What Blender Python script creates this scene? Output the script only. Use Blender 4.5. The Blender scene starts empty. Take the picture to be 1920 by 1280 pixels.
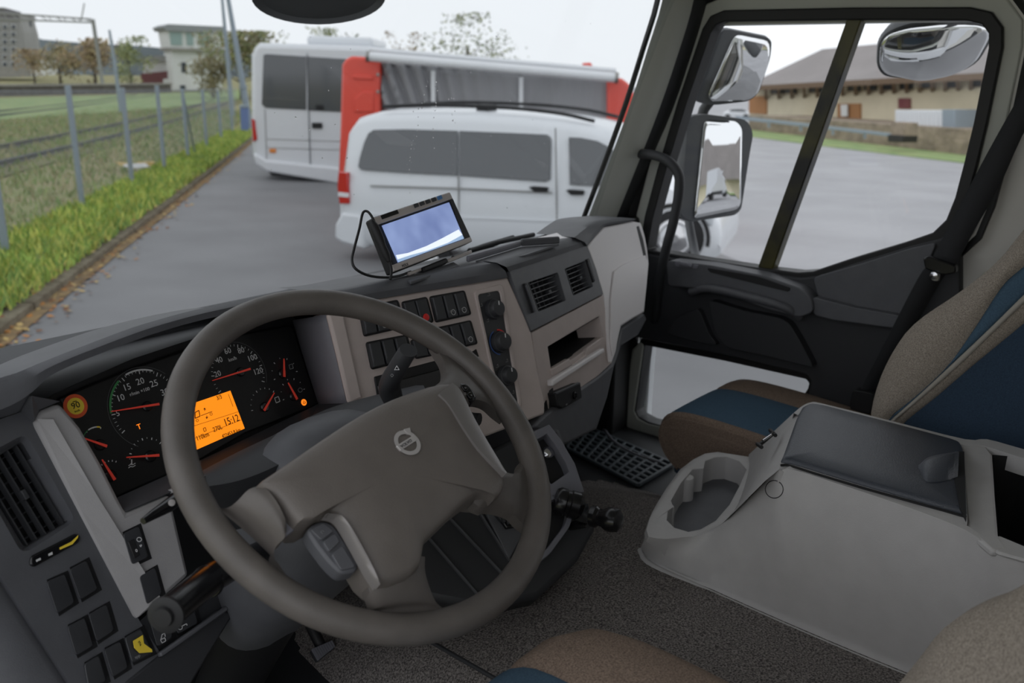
import bpy, bmesh, math, random
from mathutils import Vector as V, Matrix
random.seed(7)
SC = bpy.context.scene
COL = SC.collection
R = math.radians
# ---------------------------------------------------------------- camera
F = 1680.0                                   # focal length in pixels of a 1920 px wide frame
PSI, THETA, ROLL = R(50), R(17), R(1.0)      # yaw right of the truck's heading, pitch down, roll
CAM = V((-1.17, 0.0, 2.25))                  # X right, Y forward, Z up, ground at the truck = 0
_f = V((math.sin(PSI)*math.cos(THETA), math.cos(PSI)*math.cos(THETA), -math.sin(THETA)))
_r = V((math.cos(PSI), -math.sin(PSI), 0))
_u = _r.cross(_f)
CX = _r*math.cos(ROLL) + _u*math.sin(ROLL)
CY = -_r*math.sin(ROLL) + _u*math.cos(ROLL)
cam = bpy.data.cameras.new('camera'); cam_o = bpy.data.objects.new('camera', cam); COL.objects.link(cam_o)
cam_o.matrix_world = Matrix(((CX.x, CY.x, -_f.x, CAM.x), (CX.y, CY.y, -_f.y, CAM.y), (CX.z, CY.z, -_f.z, CAM.z), (0, 0, 0, 1)))
cam.sensor_width = 36; cam.lens = F/1920*36; cam.clip_start = .02; cam.clip_end = 2000
cam.dof.use_dof = True; cam.dof.focus_distance = 1.3; cam.dof.aperture_fstop = 5.6
SC.camera = cam_o
# ---------------------------------------------------------------- overcast sky and exposure
W = bpy.data.worlds.new('overcast'); SC.world = W; W.use_nodes = True
bg = W.node_tree.nodes['Background']; bg.inputs[0].default_value = (.93, .955, 1, 1); bg.inputs[1].default_value = 1.0
SC.view_settings.view_transform = 'Standard'; SC.view_settings.look = 'None'
SC.view_settings.gamma = 1; SC.view_settings.use_curve_mapping = False
SC.view_settings.exposure = 0.36
# ---------------------------------------------------------------- materials
def lin(c): return tuple(((x/255)/12.92 if x/255 <= .04045 else ((x/255+.055)/1.055)**2.4) for x in c)
def mat(name, rgb, rough=.6, bump=0., bscale=600., metal=0., spec=.5, var=0., vscale=30., emit=0., coat=0., stretch=None, rgb2=None):
    m = bpy.data.materials.new(name); m.use_nodes = True
    nt = m.node_tree; b = nt.nodes['Principled BSDF']
    c = lin(rgb)
    b.inputs['Base Color'].default_value = (*c, 1); b.inputs['Roughness'].default_value = rough
    b.inputs['Metallic'].default_value = metal; b.inputs['Specular IOR Level'].default_value = spec
    if coat: b.inputs['Coat Weight'].default_value = coat; b.inputs['Coat Roughness'].default_value = .1
    if emit: b.inputs['Emission Color'].default_value = (*c, 1); b.inputs['Emission Strength'].default_value = emit
    if bump or var or rgb2:
        tc = nt.nodes.new('ShaderNodeTexCoord'); co = tc.outputs['Object']
        if stretch:
            mp = nt.nodes.new('ShaderNodeMapping'); mp.inputs['Scale'].default_value = stretch
            nt.links.new(co, mp.inputs[0]); co = mp.outputs[0]
    if bump:
        n = nt.nodes.new('ShaderNodeTexNoise'); n.inputs['Scale'].default_value = bscale; n.inputs['Detail'].default_value = 2
        bp = nt.nodes.new('ShaderNodeBump'); bp.inputs['Strength'].default_value = bump; bp.inputs['Distance'].default_value = .6/bscale
        nt.links.new(co, n.inputs['Vector']); nt.links.new(n.outputs[0], bp.inputs['Height']); nt.links.new(bp.outputs[0], b.inputs['Normal'])
    if var or rgb2:
        n2 = nt.nodes.new('ShaderNodeTexNoise'); n2.inputs['Scale'].default_value = vscale; n2.inputs['Detail'].default_value = 6
        nt.links.new(co, n2.inputs['Vector'])
        rp = nt.nodes.new('ShaderNodeValToRGB'); rp.color_ramp.elements[0].position = .35; rp.color_ramp.elements[1].position = .65
        if rgb2: a, d = c, lin(rgb2)
        else: a, d = tuple(x*(1-var) for x in c), tuple(min(1, x*(1+var)) for x in c)
        rp.color_ramp.elements[0].color = (*a, 1); rp.color_ramp.elements[1].color = (*d, 1)
        nt.links.new(n2.outputs[0], rp.inputs[0]); nt.links.new(rp.outputs[0], b.inputs['Base Color'])
    return m
def glassmat(name, tint=(1, 1, 1), refl=.02, rough=0.0):
    m = bpy.data.materials.new(name); m.use_nodes = True; nt = m.node_tree; nt.nodes.clear()
    o = nt.nodes.new('ShaderNodeOutputMaterial'); mx = nt.nodes.new('ShaderNodeMixShader')
    t = nt.nodes.new('ShaderNodeBsdfTransparent'); t.inputs[0].default_value = (*tint, 1)
    g = nt.nodes.new('ShaderNodeBsdfGlossy'); g.inputs['Roughness'].default_value = rough
    lw_ = nt.nodes.new('ShaderNodeLayerWeight'); lw_.inputs[0].default_value = .5
    pw = nt.nodes.new('ShaderNodeMath'); pw.operation = 'POWER'; pw.inputs[1].default_value = 4.0; nt.links.new(lw_.outputs['Facing'], pw.inputs[0])
    fr = nt.nodes.new('ShaderNodeMath'); fr.operation = 'MULTIPLY_ADD'; fr.inputs[1].default_value = .6; fr.inputs[2].default_value = refl; nt.links.new(pw.outputs[0], fr.inputs[0])
    nt.links.new(fr.outputs[0], mx.inputs[0]); nt.links.new(t.outputs[0], mx.inputs[1]); nt.links.new(g.outputs[0], mx.inputs[2]); nt.links.new(mx.outputs[0], o.inputs[0])
    return m
M = {}
M['dark'] = mat('charcoal_grained_plastic', (86, 87, 91), .55, .35, 900, var=.06)
M['darker'] = mat('black_grained_plastic', (48, 49, 52), .6, .3, 900)
M['black'] = mat('matt_black_plastic', (22, 22, 24), .6)
M['gloss'] = mat('gloss_black_plastic', (20, 20, 22), .25)
M['beige'] = mat('warm_grey_plastic', (198, 185, 180), .55, .3, 900, var=.03)
M['trim'] = mat('cool_grey_plastic', (158, 156, 156), .55, .3, 900, var=.03)
M['lilac'] = mat('slate_grey_plastic', (118, 118, 126), .5, .25, 900)
M['pass'] = mat('pale_grey_plastic', (238, 234, 235), .5, .25, 900)
M['switch'] = mat('switch_plastic', (54, 55, 58), .45, .15, 1200)
M['wheel'] = mat('worn_wheel_foam', (90, 85, 81), .5, .3, 700, var=.18, vscale=14)
M['hub'] = mat('hub_grained_plastic', (104, 98, 93), .5, .4, 650, var=.05)
M['silver'] = mat('silver_and_highlight', (128, 124, 122), .36, .1, 500, metal=.25)
M['chrome'] = mat('chrome', (200, 200, 202), .18, metal=1)
M['face'] = mat('cluster_face', (18, 18, 19), .45)
M['badge'] = mat('badge_silver', (196, 192, 190), .35, metal=.35)
M['needle'] = mat('needle_red', (205, 62, 48), .5, emit=.12)
M['white'] = mat('print_white', (205, 205, 205), .6)
M['dim'] = mat('print_dim', (84, 84, 86), .6)
M['grey'] = mat('print_grey', (130, 130, 130), .6)
M['green'] = mat('print_green', (60, 130, 75), .6)
M['red'] = mat('print_red', (215, 40, 35), .5)
M['blue'] = mat('print_blue', (60, 90, 150), .5)
M['yellow'] = mat('print_yellow', (246, 214, 66), .6)
M['orange'] = mat('sticker_orange', (226, 92, 48), .6)
M['lcd'] = mat('lcd_amber', (245, 138, 20), .4, emit=.75)
M['lcdink'] = mat('lcd_ink', (60, 26, 4), .6)
M['amber'] = mat('telltale_amber', (250, 130, 30), .4, emit=.8)
M['console'] = mat('console_grey_plastic', (182, 180, 179), .55, .3, 800, var=.03)
M['carpet'] = mat('dark_carpet', (70, 67, 66), .95, 1.0, 300, spec=.1, rgb2=(146, 140, 136), vscale=330)
M['fab'] = mat('seat_fabric_grey', (124, 116, 107), .95, .7, 700, spec=.1, rgb2=(168, 158, 146), vscale=520)
M['fabbrown'] = mat('seat_fabric_brown', (104, 90, 80), .95, .7, 700, spec=.1, rgb2=(146, 128, 114), vscale=520)
M['fabblue'] = mat('seat_fabric_blue', (72, 94, 112), .9, .5, 900, spec=.1, var=.12, vscale=400)
M['fabnavy'] = mat('seat_fabric_navy', (56, 72, 90), .9, .5, 900, spec=.1, var=.12, vscale=400)
M['pipe'] = mat('seat_piping', (160, 155, 146), .8)
M['olive'] = mat('painted_frame', (184, 186, 178), .5, .1, 500)
M['rubber'] = mat('rubber_seal', (20, 20, 21), .55)
M['rubbermat'] = mat('rubber_mat', (84, 92, 98), .55, .2, 300)
M['belt'] = mat('belt_webbing', (34, 35, 38), .8, .5, 900)
M['steel'] = mat('steel', (150, 148, 144), .35, metal=.9)
M['whitepaint'] = mat('white_paint', (228, 230, 233), .3, coat=.3)
M['roofliner'] = mat('headliner', (214, 212, 206), .9, .3, 500)
M['glass'] = glassmat('windscreen_glass', (.865, .875, .875), .02); M['sideglass'] = glassmat('side_glass', (.95, .955, .955), .015)
# ---------------------------------------------------------------- pixel / plane helpers
def ray(px, py): return _f + CX*((px-960)/F) - CY*((py-640)/F)
class Pl:
    """a plane in the truck's space; p() gives its point seen at a photograph pixel"""
    def __init__(s, pt, n): s.o = V(pt); s.n = V(n).normalized()
    def p(s, px, py, off=0.):
        d = ray(px, py); return CAM + d*(((s.o + s.n*off - CAM).dot(s.n))/d.dot(s.n))
    def off(s, o): return Pl(s.o + s.n*o, s.n)
    def u(s): return V((0, 0, 1)).cross(s.n).normalized() if abs(s.n.z) < .99 else V((1, 0, 0))
    def v(s): return s.n.cross(s.u()).normalized()
    def at(s, a, b, off=0., c=None): return (c or s.o) + s.u()*a + s.v()*b + s.n*off
def plane(pt, yaw, e):
    a, e = R(yaw), R(e)
    return Pl(pt, V((math.sin(a)*math.cos(e), -math.cos(a)*math.cos(e), math.sin(e))))
def PX(px, py, x): d = ray(px, py); return CAM + d*((x-CAM.x)/d.x)
def PY(px, py, y): d = ray(px, py); return CAM + d*((y-CAM.y)/d.y)
def PZ(px, py, z): d = ray(px, py); return CAM + d*((z-CAM.z)/d.z)
def PD(px, py, dist): d = ray(px, py); return CAM + d*(dist/math.hypot(d.x, d.y))
# ---------------------------------------------------------------- object helpers
def tag(o, label=None, cat=None, group=None, kind=None):
    for k, x in (('label', label), ('category', cat), ('group', group), ('kind', kind)):
        if x: o[k] = x
    return o
def link(o, parent=None):
    COL.objects.link(o)
    if parent is not None:
        o.parent = parent; o.matrix_parent_inverse = PINV.get(parent.name, Matrix.Identity(4)).copy()
    return o
PINV = {}
def thing(name, loc, label, cat, group=None, kind=None, parent=None):
    o = bpy.data.objects.new(name, None); o.empty_display_size = .05; o.location = V(loc)
    COL.objects.link(o); PINV[o.name] = Matrix.Translation(-V(loc))
    return tag(o, label, cat, group, kind)
def sub(name, parent, label=None):
    o = bpy.data.objects.new(name, None); o.empty_display_size = .02; link(o, parent); return tag(o, label)
def mesh(name, verts, faces, m, parent=None, smooth=None, bevel=0., seg=2, sub_=0):
    me = bpy.data.meshes.new(name); me.from_pydata([tuple(v) for v in verts], [], faces)
    bm = bmesh.new(); bm.from_mesh(me); bmesh.ops.recalc_face_normals(bm, faces=bm.faces); bm.to_mesh(me); bm.free()
    if m is not None: me.materials.append(M[m] if isinstance(m, str) else m)
    o = bpy.data.objects.new(name, me); link(o, parent)
    finish(o, smooth, bevel, seg, sub_)
    return o
def finish(o, smooth=None, bevel=0., seg=2, sub_=0):
    me = o.data
    if smooth is not None or bevel:
        me.polygons.foreach_set('use_smooth', [True]*len(me.polygons))
        if smooth is not None and smooth < 180: me.set_sharp_from_angle(angle=R(smooth))
    if bevel:
        b = o.modifiers.new('edge', 'BEVEL'); b.width = bevel; b.segments = seg; b.limit_method = 'ANGLE'; b.angle_limit = R(35); b.harden_normals = False
        if smooth is None: me.set_sharp_from_angle(angle=R(60))
    if sub_:
        s = o.modifiers.new('smooth', 'SUBSURF'); s.levels = sub_; s.render_levels = sub_
def fillet(pts, r, n=4):
    out = []; k = len(pts)
    for i in range(k):
        a, b, c = V(pts[i-1]), V(pts[i]), V(pts[(i+1) % k])
        la, lc = (a-b).length, (c-b).length
        rr = min(r, la*.45, lc*.45)
        p0 = b+(a-b)*(rr/la); p1 = b+(c-b)*(rr/lc)
        for j in range(n+1):
            t = j/n; out.append(p0*(1-t)**2 + b*2*t*(1-t) + p1*t*t)
    return out
def cr(pts, n=6, closed=False):
    pts = [V(p) for p in pts]; k = len(pts); out = []
    rng = k if closed else k-1
    for i in range(rng):
        p0 = pts[(i-1) % k] if (closed or i > 0) else pts[0]*2-pts[1]
        p1, p2 = pts[i], pts[(i+1) % k]
        p3 = pts[(i+2) % k] if (closed or i+2 < k) else pts[-1]*2-pts[-2]
        for j in range(n):
            t = j/n
            out.append(.5*((2*p1)+(p2-p0)*t+(2*p0-5*p1+4*p2-p3)*t*t+(3*p1-p0-3*p2+p3)*t**3))
    if not closed: out.append(pts[-1])
    return out
def slabpts(name, front, back, m, parent=None, bevel=0., smooth=None, seg=2):
    k = len(front)
    f = [list(range(k)), list(range(2*k-1, k-1, -1))] + [[i, (i+1) % k, k+(i+1) % k, k+i] for i in range(k)]
    return mesh(name, list(front)+list(back), f, m, parent, smooth, bevel, seg)
def slab(name, pl, poly, t, m, parent=None, off=0., bevel=0., fil=0., nf=4, smooth=None):
    """a plate seen at the pixel polygon, lying on the plane, t thick away from the viewer"""
    fr = [pl.p(x, y, off) for x, y in poly]
    if fil: fr = fillet(fr, fil, nf)
    return slabpts(name, fr, [p-pl.n*t for p in fr], m, parent, bevel, smooth)
def holed(name, front, holes, tv, m, parent=None, bevel=0.):
    """a plate with openings: loops of points in one plane, extruded by tv"""
    bm = bmesh.new(); loops = []
    for lp in [front]+holes:
        vs = [bm.verts.new(p) for p in lp]; loops.append(vs)
        for i in range(len(vs)): bm.edges.new((vs[i-1], vs[i]))
    bmesh.ops.triangle_fill(bm, use_beauty=True, use_dissolve=False, edges=bm.edges[:])
    fs = [[v.index for v in f.verts] for f in (bm.verts.index_update(), bm.faces)[1]]
    co = [v.co.copy() for v in bm.verts]; k = len(co); bm.free()
    f = fs+[[i+k for i in q[::-1]] for q in fs]; o = 0
    for lp in [front]+holes:
        n = len(lp); f += [[o+i, o+(i+1) % n, o+k+(i+1) % n, o+k+i] for i in range(n)]; o += n
    return mesh(name, co+[c+tv for c in co], f, m, parent, None, bevel)
def ring(name, outer, inner, tv, m, parent=None, bevel=0., smooth=None):
    """a frame between two loops of equal length, extruded by the vector tv"""
    k = len(outer); vs = list(outer)+list(inner)+[p+tv for p in outer]+[p+tv for p in inner]; f = []
    for i in range(k):
        j = (i+1) % k
        f += [[i, j, k+j, k+i], [2*k+i, 3*k+i, 3*k+j, 2*k+j], [i, 2*k+i, 2*k+j, j], [k+i, k+j, 3*k+j, 3*k+i]]
    return mesh(name, vs, f, m, parent, smooth, bevel)
def grid(name, rows, m, parent=None, smooth=60, closed=False, thick=0., sub_=0, caps=False):
    nr, nc = len(rows), len(rows[0]); vs = [p for r in rows for p in r]; f = []
    for i in range(nr-1):
        for j in range(nc if closed else nc-1):
            k = (j+1) % nc; f.append([i*nc+j, i*nc+k, (i+1)*nc+k, (i+1)*nc+j])
    if caps: f += [list(range(nc))[::-1], [(nr-1)*nc+j for j in range(nc)]]
    o = mesh(name, vs, f, m, parent, smooth, 0, 2, sub_)
    if thick:
        s = o.modifiers.new('thick', 'SOLIDIFY'); s.thickness = abs(thick); s.offset = -1 if thick > 0 else 1
    return o
def frames(pts):
    """parallel-transport frames along a polyline"""
    n = len(pts); T = [(pts[min(i+1, n-1)]-pts[max(i-1, 0)]).normalized() for i in range(n)]
    a = V((0, 0, 1)) if abs(T[0].z) < .9 else V((1, 0, 0))
    N = [(a-T[0]*a.dot(T[0])).normalized()]
    for i in range(1, n):
        q = N[-1]-T[i]*N[-1].dot(T[i]); N.append(q.normalized() if q.length > 1e-6 else N[-1])
    return T, N, [t.cross(k) for t, k in zip(T, N)]
def tube(name, pts, r, m, parent=None, seg=10, sm=0, caps=True, flat=1.):
    pts = [V(p) for p in pts]
    rr = list(r) if isinstance(r, (list, tuple)) else [r]*len(pts)
    if sm:
        n0 = len(pts); pts = cr(pts, sm)
        rr = [rr[min(int(i/sm), n0-1)]*(1-(i % sm)/sm)+rr[min(int(i/sm)+1, n0-1)]*((i % sm)/sm) for i in range(len(pts))]
    T, N, B = frames(pts)
    rows = [[p+(N[i]*math.cos(2*math.pi*j/seg)+B[i]*math.sin(2*math.pi*j/seg)*flat)*rr[i] for j in range(seg)] for i, p in enumerate(pts)]
    return grid(name, rows, m, parent, 50, True, caps=caps)
def lathe(name, o, axis, prof, m, parent=None, seg=24, smooth=35):
    axis = V(axis).normalized(); a = V((0, 0, 1)) if abs(axis.z) < .9 else V((1, 0, 0))
    e1 = (a-axis*a.dot(axis)).normalized(); e2 = axis.cross(e1)
    rows = [[V(o)+axis*h+(e1*math.cos(2*math.pi*j/seg)+e2*math.sin(2*math.pi*j/seg))*r for j in range(seg)] for r, h in prof]
    return grid(name, rows, m, parent, smooth, True, caps=True)
def box(name, lo, hi, m, parent=None, bevel=0., mw=None):
    (a, b, c), (d, e, f) = lo, hi
    vs = [V(p) for p in ((a, b, c), (d, b, c), (d, e, c), (a, e, c), (a, b, f), (d, b, f), (d, e, f), (a, e, f))]
    if mw: vs = [mw @ v for v in vs]
    return mesh(name, vs, [[3, 2, 1, 0], [4, 5, 6, 7], [0, 1, 5, 4], [1, 2, 6, 5], [2, 3, 7, 6], [3, 0, 4, 7]], m, parent, None, bevel)
def bar(name, a, b, w, h, up, m, parent=None, bevel=0.):
    a, b = V(a), V(b); t = (b-a).normalized(); up = (V(up)-t*t.dot(V(up))).normalized(); s = t.cross(up)
    fr = [a+s*w/2+up*h/2, a-s*w/2+up*h/2, a-s*w/2-up*h/2, a+s*w/2-up*h/2]
    return slabpts(name, fr, [p+(b-a) for p in fr], m, parent, bevel)
FONTS = {}
def text(name, s, pl, px, py, hpx, m, parent, off=.0008, dirpx=None, sx=1., depth=.0002):
    """printed characters lying on a plane, centred on a pixel, hpx pixels high"""
    c = bpy.data.curves.new(name, 'FONT'); c.body = s; c.align_x = 'CENTER'; c.align_y = 'CENTER'; c.extrude = depth
    c.resolution_u = 2
    p = pl.p(px, py, off)
    u = pl.u()
    if dirpx: u = (pl.p(px+dirpx[0], py+dirpx[1])-pl.p(px, py)).normalized()
    v = pl.n.cross(u)
    q = pl.p(px, py-hpx)-pl.p(px, py); h = abs(q.dot(v)) or q.length
    c.size = h*1.38
    o = bpy.data.objects.new(name, c); c.materials.append(M[m] if isinstance(m, str) else m)
    link(o, parent)
    mw = Matrix(((u.x*sx, v.x, pl.n.x, p.x), (u.y*sx, v.y, pl.n.y, p.y), (u.z*sx, v.z, pl.n.z, p.z), (0, 0, 0, 1)))
    o.matrix_basis = mw
    return o
def join(name, parts, m, parent=None, smooth=None):
    """several shapes (verts, faces) as one mesh"""
    vs, fs = [], []
    for v, f in parts:
        k = len(vs); vs += v; fs += [[i+k for i in q] for q in f]
    return mesh(name, vs, fs, m, parent, smooth)
def quadbox(fr, tv):
    k = len(fr); return (list(fr)+[p+tv for p in fr], [list(range(k)), list(range(2*k-1, k-1, -1))]+[[i, (i+1) % k, k+(i+1) % k, k+i] for i in range(k)])
def quad4(pl, q, s, t, off=0.):
    """bilinear point of a 4-corner pixel quad (TL,TR,BR,BL) on a plane"""
    a, b, c, d = [pl.p(x, y, off) for x, y in q]
    return (a*(1-s)+b*s)*(1-t)+(d*(1-s)+c*s)*t
# ================================================================ cab shell
DX = .95
D = lambda x, y, o=0: PX(x, y, DX+o)
def offloop(pts, d, n):
    k = len(pts); out = []; n = V(n)
    for i in range(k):
        a, b, c = pts[i-1], pts[i], pts[(i+1) % k]
        t1 = (b-a).normalized(); t2 = (c-b).normalized(); s1 = t1.cross(n); s2 = t2.cross(n); s = (s1+s2)
        s = s.normalized()/max(.5, s.normalized().dot(s1)); out.append(b+s*d)
    return out
win = [(1216, 468), (1320, 486), (1430, 503), (1500, 511), (1528, 509), (1600, 485), (1700, 455), (1752, 437), (1778, 412), (1795, 370), (1812, 305), (1830, 230), (1858, 90), (1858, 62), (1845, 44), (1815, 37), (1600, 36), (1362, 39), (1345, 46), (1335, 62), (1290, 192), (1250, 322), (1226, 410)]
wl = [D(x, y) for x, y in win]
sgn = 1 if (offloop(wl, .01, (1, 0, 0))[0].z < wl[0].z) else -1
OFF = lambda d, dx=0.: [p+V((dx, 0, 0)) for p in offloop(wl, d*sgn, (1, 0, 0))]
door = thing('door_1', (DX, .9, 1.15), 'dark passenger door with large side window and low kerb window', None, None, 'structure')
ring('window_seal', OFF(.024, -.012), OFF(-.002, -.012), V((.05, 0, 0)), 'rubber', door, .003)
ring('window_frame', OFF(.058, .0), OFF(.022, .0), V((.06, 0, 0)), 'olive', door, .004)
ring('door_seal', OFF(.078, -.01), OFF(.056, .012), V((.05, 0, 0)), 'rubber', door, .003)
# painted outer skin of the door
lower_win = [(1207, 645), (1360, 675), (1512, 709), (1519, 718), (1516, 730), (1470, 800), (1300, 815), (1262, 806), (1215, 793), (1196, 783), (1190, 770)]
lw = [D(x, y) for x, y in lower_win]
zt_, zs = 2.43, D(1216, 470).z
def plate(name, yl, zl, x, th, m): return box(name, (x, yl[0], zl[0]), (x+th, yl[1], zl[1]), m, door, .004)
yr, yf = .38, D(1200, 640).y+.05
zA, zB = D(1207, 645).z+.025, D(1215, 800).z-.03
plate('outer_skin', (yr, yf), (zA, zs-.02), DX+.07, .03, 'whitepaint')
plate('outer_skin', (yr, D(1519, 718).y-.01), (1.05, zA), DX+.07, .03, 'whitepaint')
plate('outer_skin', (yr, yf), (1.05, zB), DX+.07, .03, 'whitepaint')
plate('outer_skin', (D(1190, 770).y+.0, yf), (zB, zA), DX+.07, .03, 'whitepaint')
plate('outer_skin', (.30, .46), (zs-.02, zt_), DX+.07, .03, 'whitepaint')
# inner door card above the kerb window
card = [(1214, 476), (1320, 494), (1430, 512), (1500, 521), (1532, 518), (1605, 493), (1702, 463), (1760, 448), (1800, 430), (1800, 800), (1600, 790), (1532, 764), (1516, 738), (1520, 714), (1512, 702), (1360, 666), (1210, 635), (1186, 632), (1192, 560)]
slabpts('door_card', [D(x, y, -.02) for x, y in card], [D(x, y, -.02)+V((.06, 0, 0)) for x, y in card], 'darker', door, .004)
ring('kerb_window_seal', [p for p in offloop(lw, -.014*sgn, (1, 0, 0))], offloop(lw, .003*sgn, (1, 0, 0)), V((.05, 0, 0)), 'rubber', door, .003)
fr = [(1186, 655), (1200, 640), (1208, 646), (1190, 770), (1196, 783), (1215, 793), (1300, 815), (1302, 838), (1250, 832), (1205, 820), (1172, 798), (1163, 772)]
slabpts('painted_frame', [D(x, y, -.004) for x, y in fr], [D(x, y, .06) for x, y in fr], 'olive', door, .006)
sl = [(1163, 772), (1172, 798), (1205, 820), (1302, 838), (1420, 860), (1420, 900), (1300, 880), (1238, 868), (1170, 832), (1140, 790), (1150, 690), (1185, 610), (1196, 640), (1186, 655)]
slabpts('sill_seal', [D(x, y, -.012) for x, y in sl], [D(x, y, .05) for x, y in sl], 'rubber', door, .006)
# ledge, grab and pocket reliefs on the card
def relief(name, poly, h, m, bevel=.006, x0=-.02, fil=.012):
    f = fillet([D(x, y, x0-h) for x, y in poly], fil, 3)
    return slabpts(name, f, [p+V((h+.012, 0, 0)) for p in f], m, door, bevel)
relief('belt_ledge', [(1250, 488), (1330, 497), (1430, 516), (1500, 540), (1522, 560), (1525, 585), (1500, 595), (1440, 580), (1380, 558), (1300, 540), (1252, 536)], .045, 'dark')
relief('grip_recess', [(1325, 502), (1420, 518), (1482, 540), (1478, 547), (1410, 530), (1330, 510)], .048, 'black', .002)
relief('lock_plate', [(1264, 491), (1310, 497), (1306, 504), (1266, 499)], .048, 'lilac', .002)
tube('lock_button', [D(1276, 494, -.07), D(1298, 498, -.07)], .006, 'lilac', door, 8)
relief('card_shoulder', [(1524, 520), (1606, 497), (1706, 466), (1756, 455), (1700, 585), (1670, 598), (1600, 584), (1535, 560)], .012, 'dark')
relief('arm_rest', [(1522, 556), (1600, 576), (1690, 592), (1720, 600), (1715, 620), (1650, 612), (1560, 600), (1524, 590)], .035, 'dark', .01)
relief('door_pocket', [(1328, 562), (1400, 584), (1462, 596), (1480, 606), (1500, 640), (1526, 690), (1440, 668), (1362, 652), (1340, 626)], .03, 'darker', .008)
relief('pocket_cheek', [(1262, 598), (1310, 578), (1330, 628), (1346, 648), (1300, 640), (1250, 626)], .02, 'darker', .006)
tube('grab_bar', [D(1296, 546, -.05), D(1330, 540, -.07), D(1400, 555, -.075), (D(1470, 575, -.07)), D(1500, 594, -.04)], .011, 'dark', door, 10, 4)
# glass of the door, divider bar and its trim
window2 = tag(slabpts('window_2', [D(x, y, .018) for x, y in win], [D(x, y, .018)+V((.004, 0, 0)) for x, y in win], 'sideglass'), 'clear passenger side window', None, None, 'structure')
window3 = tag(slabpts('window_3', [D(x, y, .03) for x, y in lower_win], [D(x, y, .03)+V((.004, 0, 0)) for x, y in lower_win], 'glass'), 'clear low kerb window in the passenger door', None, None, 'structure')
dv = [(1588, 34), (1616, 34), (1540, 250), (1448, 506), (1420, 502), (1500, 280)]
slabpts('window_divider', [D(x, y, .0) for x, y in dv], [D(x, y, .0)+V((.035, 0, 0)) for x, y in dv], mat('divider_mottled', (18, 18, 18), .35, rgb2=(74, 70, 26), vscale=9), door, .003)  # near-black bar with olive-yellow patches from noise
# ---- A pillar
al = [(1243, -60), (1242, 0), (1215, 90), (1180, 200), (1140, 310), (1098, 420), (1080, 470)]
ar = [(1312, -60), (1296, 20), (1270, 105), (1236, 205), (1198, 302), (1158, 402), (1140, 450)]
ab = [(1345, -60), (1324, 20), (1298, 105), (1264, 205), (1222, 302), (1182, 402), (1165, 450)]
def apil(px, x): return [PX(a, b, x) for a, b in px]
A1 = cr(apil(al, .82), 3); A2 = cr(apil(ar, .90), 3); A3 = cr(apil(ab, .955), 3)
tr1 = grid('trim_1', [[p+V((.12, .07, 0)) for p in A1], [p+V((.012, .006, 0)) for p in A1], A1, [a*.5+b*.5+V((-.012, -.012, 0)) for a, b in zip(A1, A2)], A2, [p+V((.012, .012, 0)) for p in A2]], 'olive', None, 50)
tag(tr1, 'pale grey trim of the passenger side windscreen pillar', None, None, 'structure')
grid('pillar_return', [A2, [a*.5+b*.5 for a, b in zip(A2, A3)], A3, [p+V((.04, .03, 0)) for p in A3]], 'darker', tr1, 50)
tube('windscreen_seal', [p+V((.01, .02, 0)) for p in A1], .007, 'rubber', tr1, 8)
# pillar by the driver, outside the picture
mirr = [V((-p.x-.02, p.y, p.z)) for p in A1]; mirr2 = [V((-p.x-.02, p.y, p.z)) for p in A2]
tag(grid('trim_2', [[p+V((0, .10, 0)) for p in mirr], mirr, mirr2, [p+V((-.04, .06, 0)) for p in mirr2]], 'olive'), 'pale grey pillar trim on the driver side of the windscreen', None, None, 'structure')
# ---- roof, header, back wall, B pillar
def struct(o, label): return tag(o, label, None, None, 'structure')
struct(box('ceiling', (-1.02, -.6, 2.66), (1.02, 1.32, 2.70), 'roofliner'), 'grey headliner of the truck cab')
hd = [V((.93, y, z)) for y, z in ((-.6, 2.43), (1.30, 2.43))]
struct(slabpts('trim_3', [V((.93, -.6, 2.435)), V((.93, 1.25, 2.435)), V((.86, 1.22, 2.55)), V((.80, 1.2, 2.67)), V((.80, -.6, 2.67)), V((.86, -.6, 2.55))], [p+V((.09, 0, .0)) for p in (V((.93, -.6, 2.435)), V((.93, 1.25, 2.435)), V((.86, 1.22, 2.55)), V((.80, 1.2, 2.67)), V((.80, -.6, 2.67)), V((.86, -.6, 2.55)))], 'olive', None, .01), 'grey roof rail above the passenger window')
struct(box('trim_4', (-1.0, 1.18, 2.52), (.95, 1.30, 2.67), 'roofliner', None, .01), 'grey header above the windscreen')
struct(box('wall_back', (-1.02, -.62, 1.2), (1.02, -.58, 2.68), 'roofliner'), 'grey rear wall of the cab')
bp = [(1872, 66), (1880, 100), (1850, 232), (1815, 372), (1796, 424), (1770, 452), (1770, 820), (2400, 900), (2400, -40), (1880, -40)]
struct(slabpts('wall_right', [D(x, y, .005) for x, y in bp], [D(x, y, .06) for x, y in bp], 'roofliner', None, .004), 'grey pillar trim behind the passenger door')
ws = []
for i in range(9):
    z = 1.60+i*.125
    ws.append([V((x, 1.50-.36*(z-1.75)-.07*(x/.9)**2, z)) for x in [-.98+.245*j for j in range(9)]])
o = grid('window_1', ws, 'glass', None, 180, thick=.006); struct(o, 'clear wide truck windscreen with a few rain drops')
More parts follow.
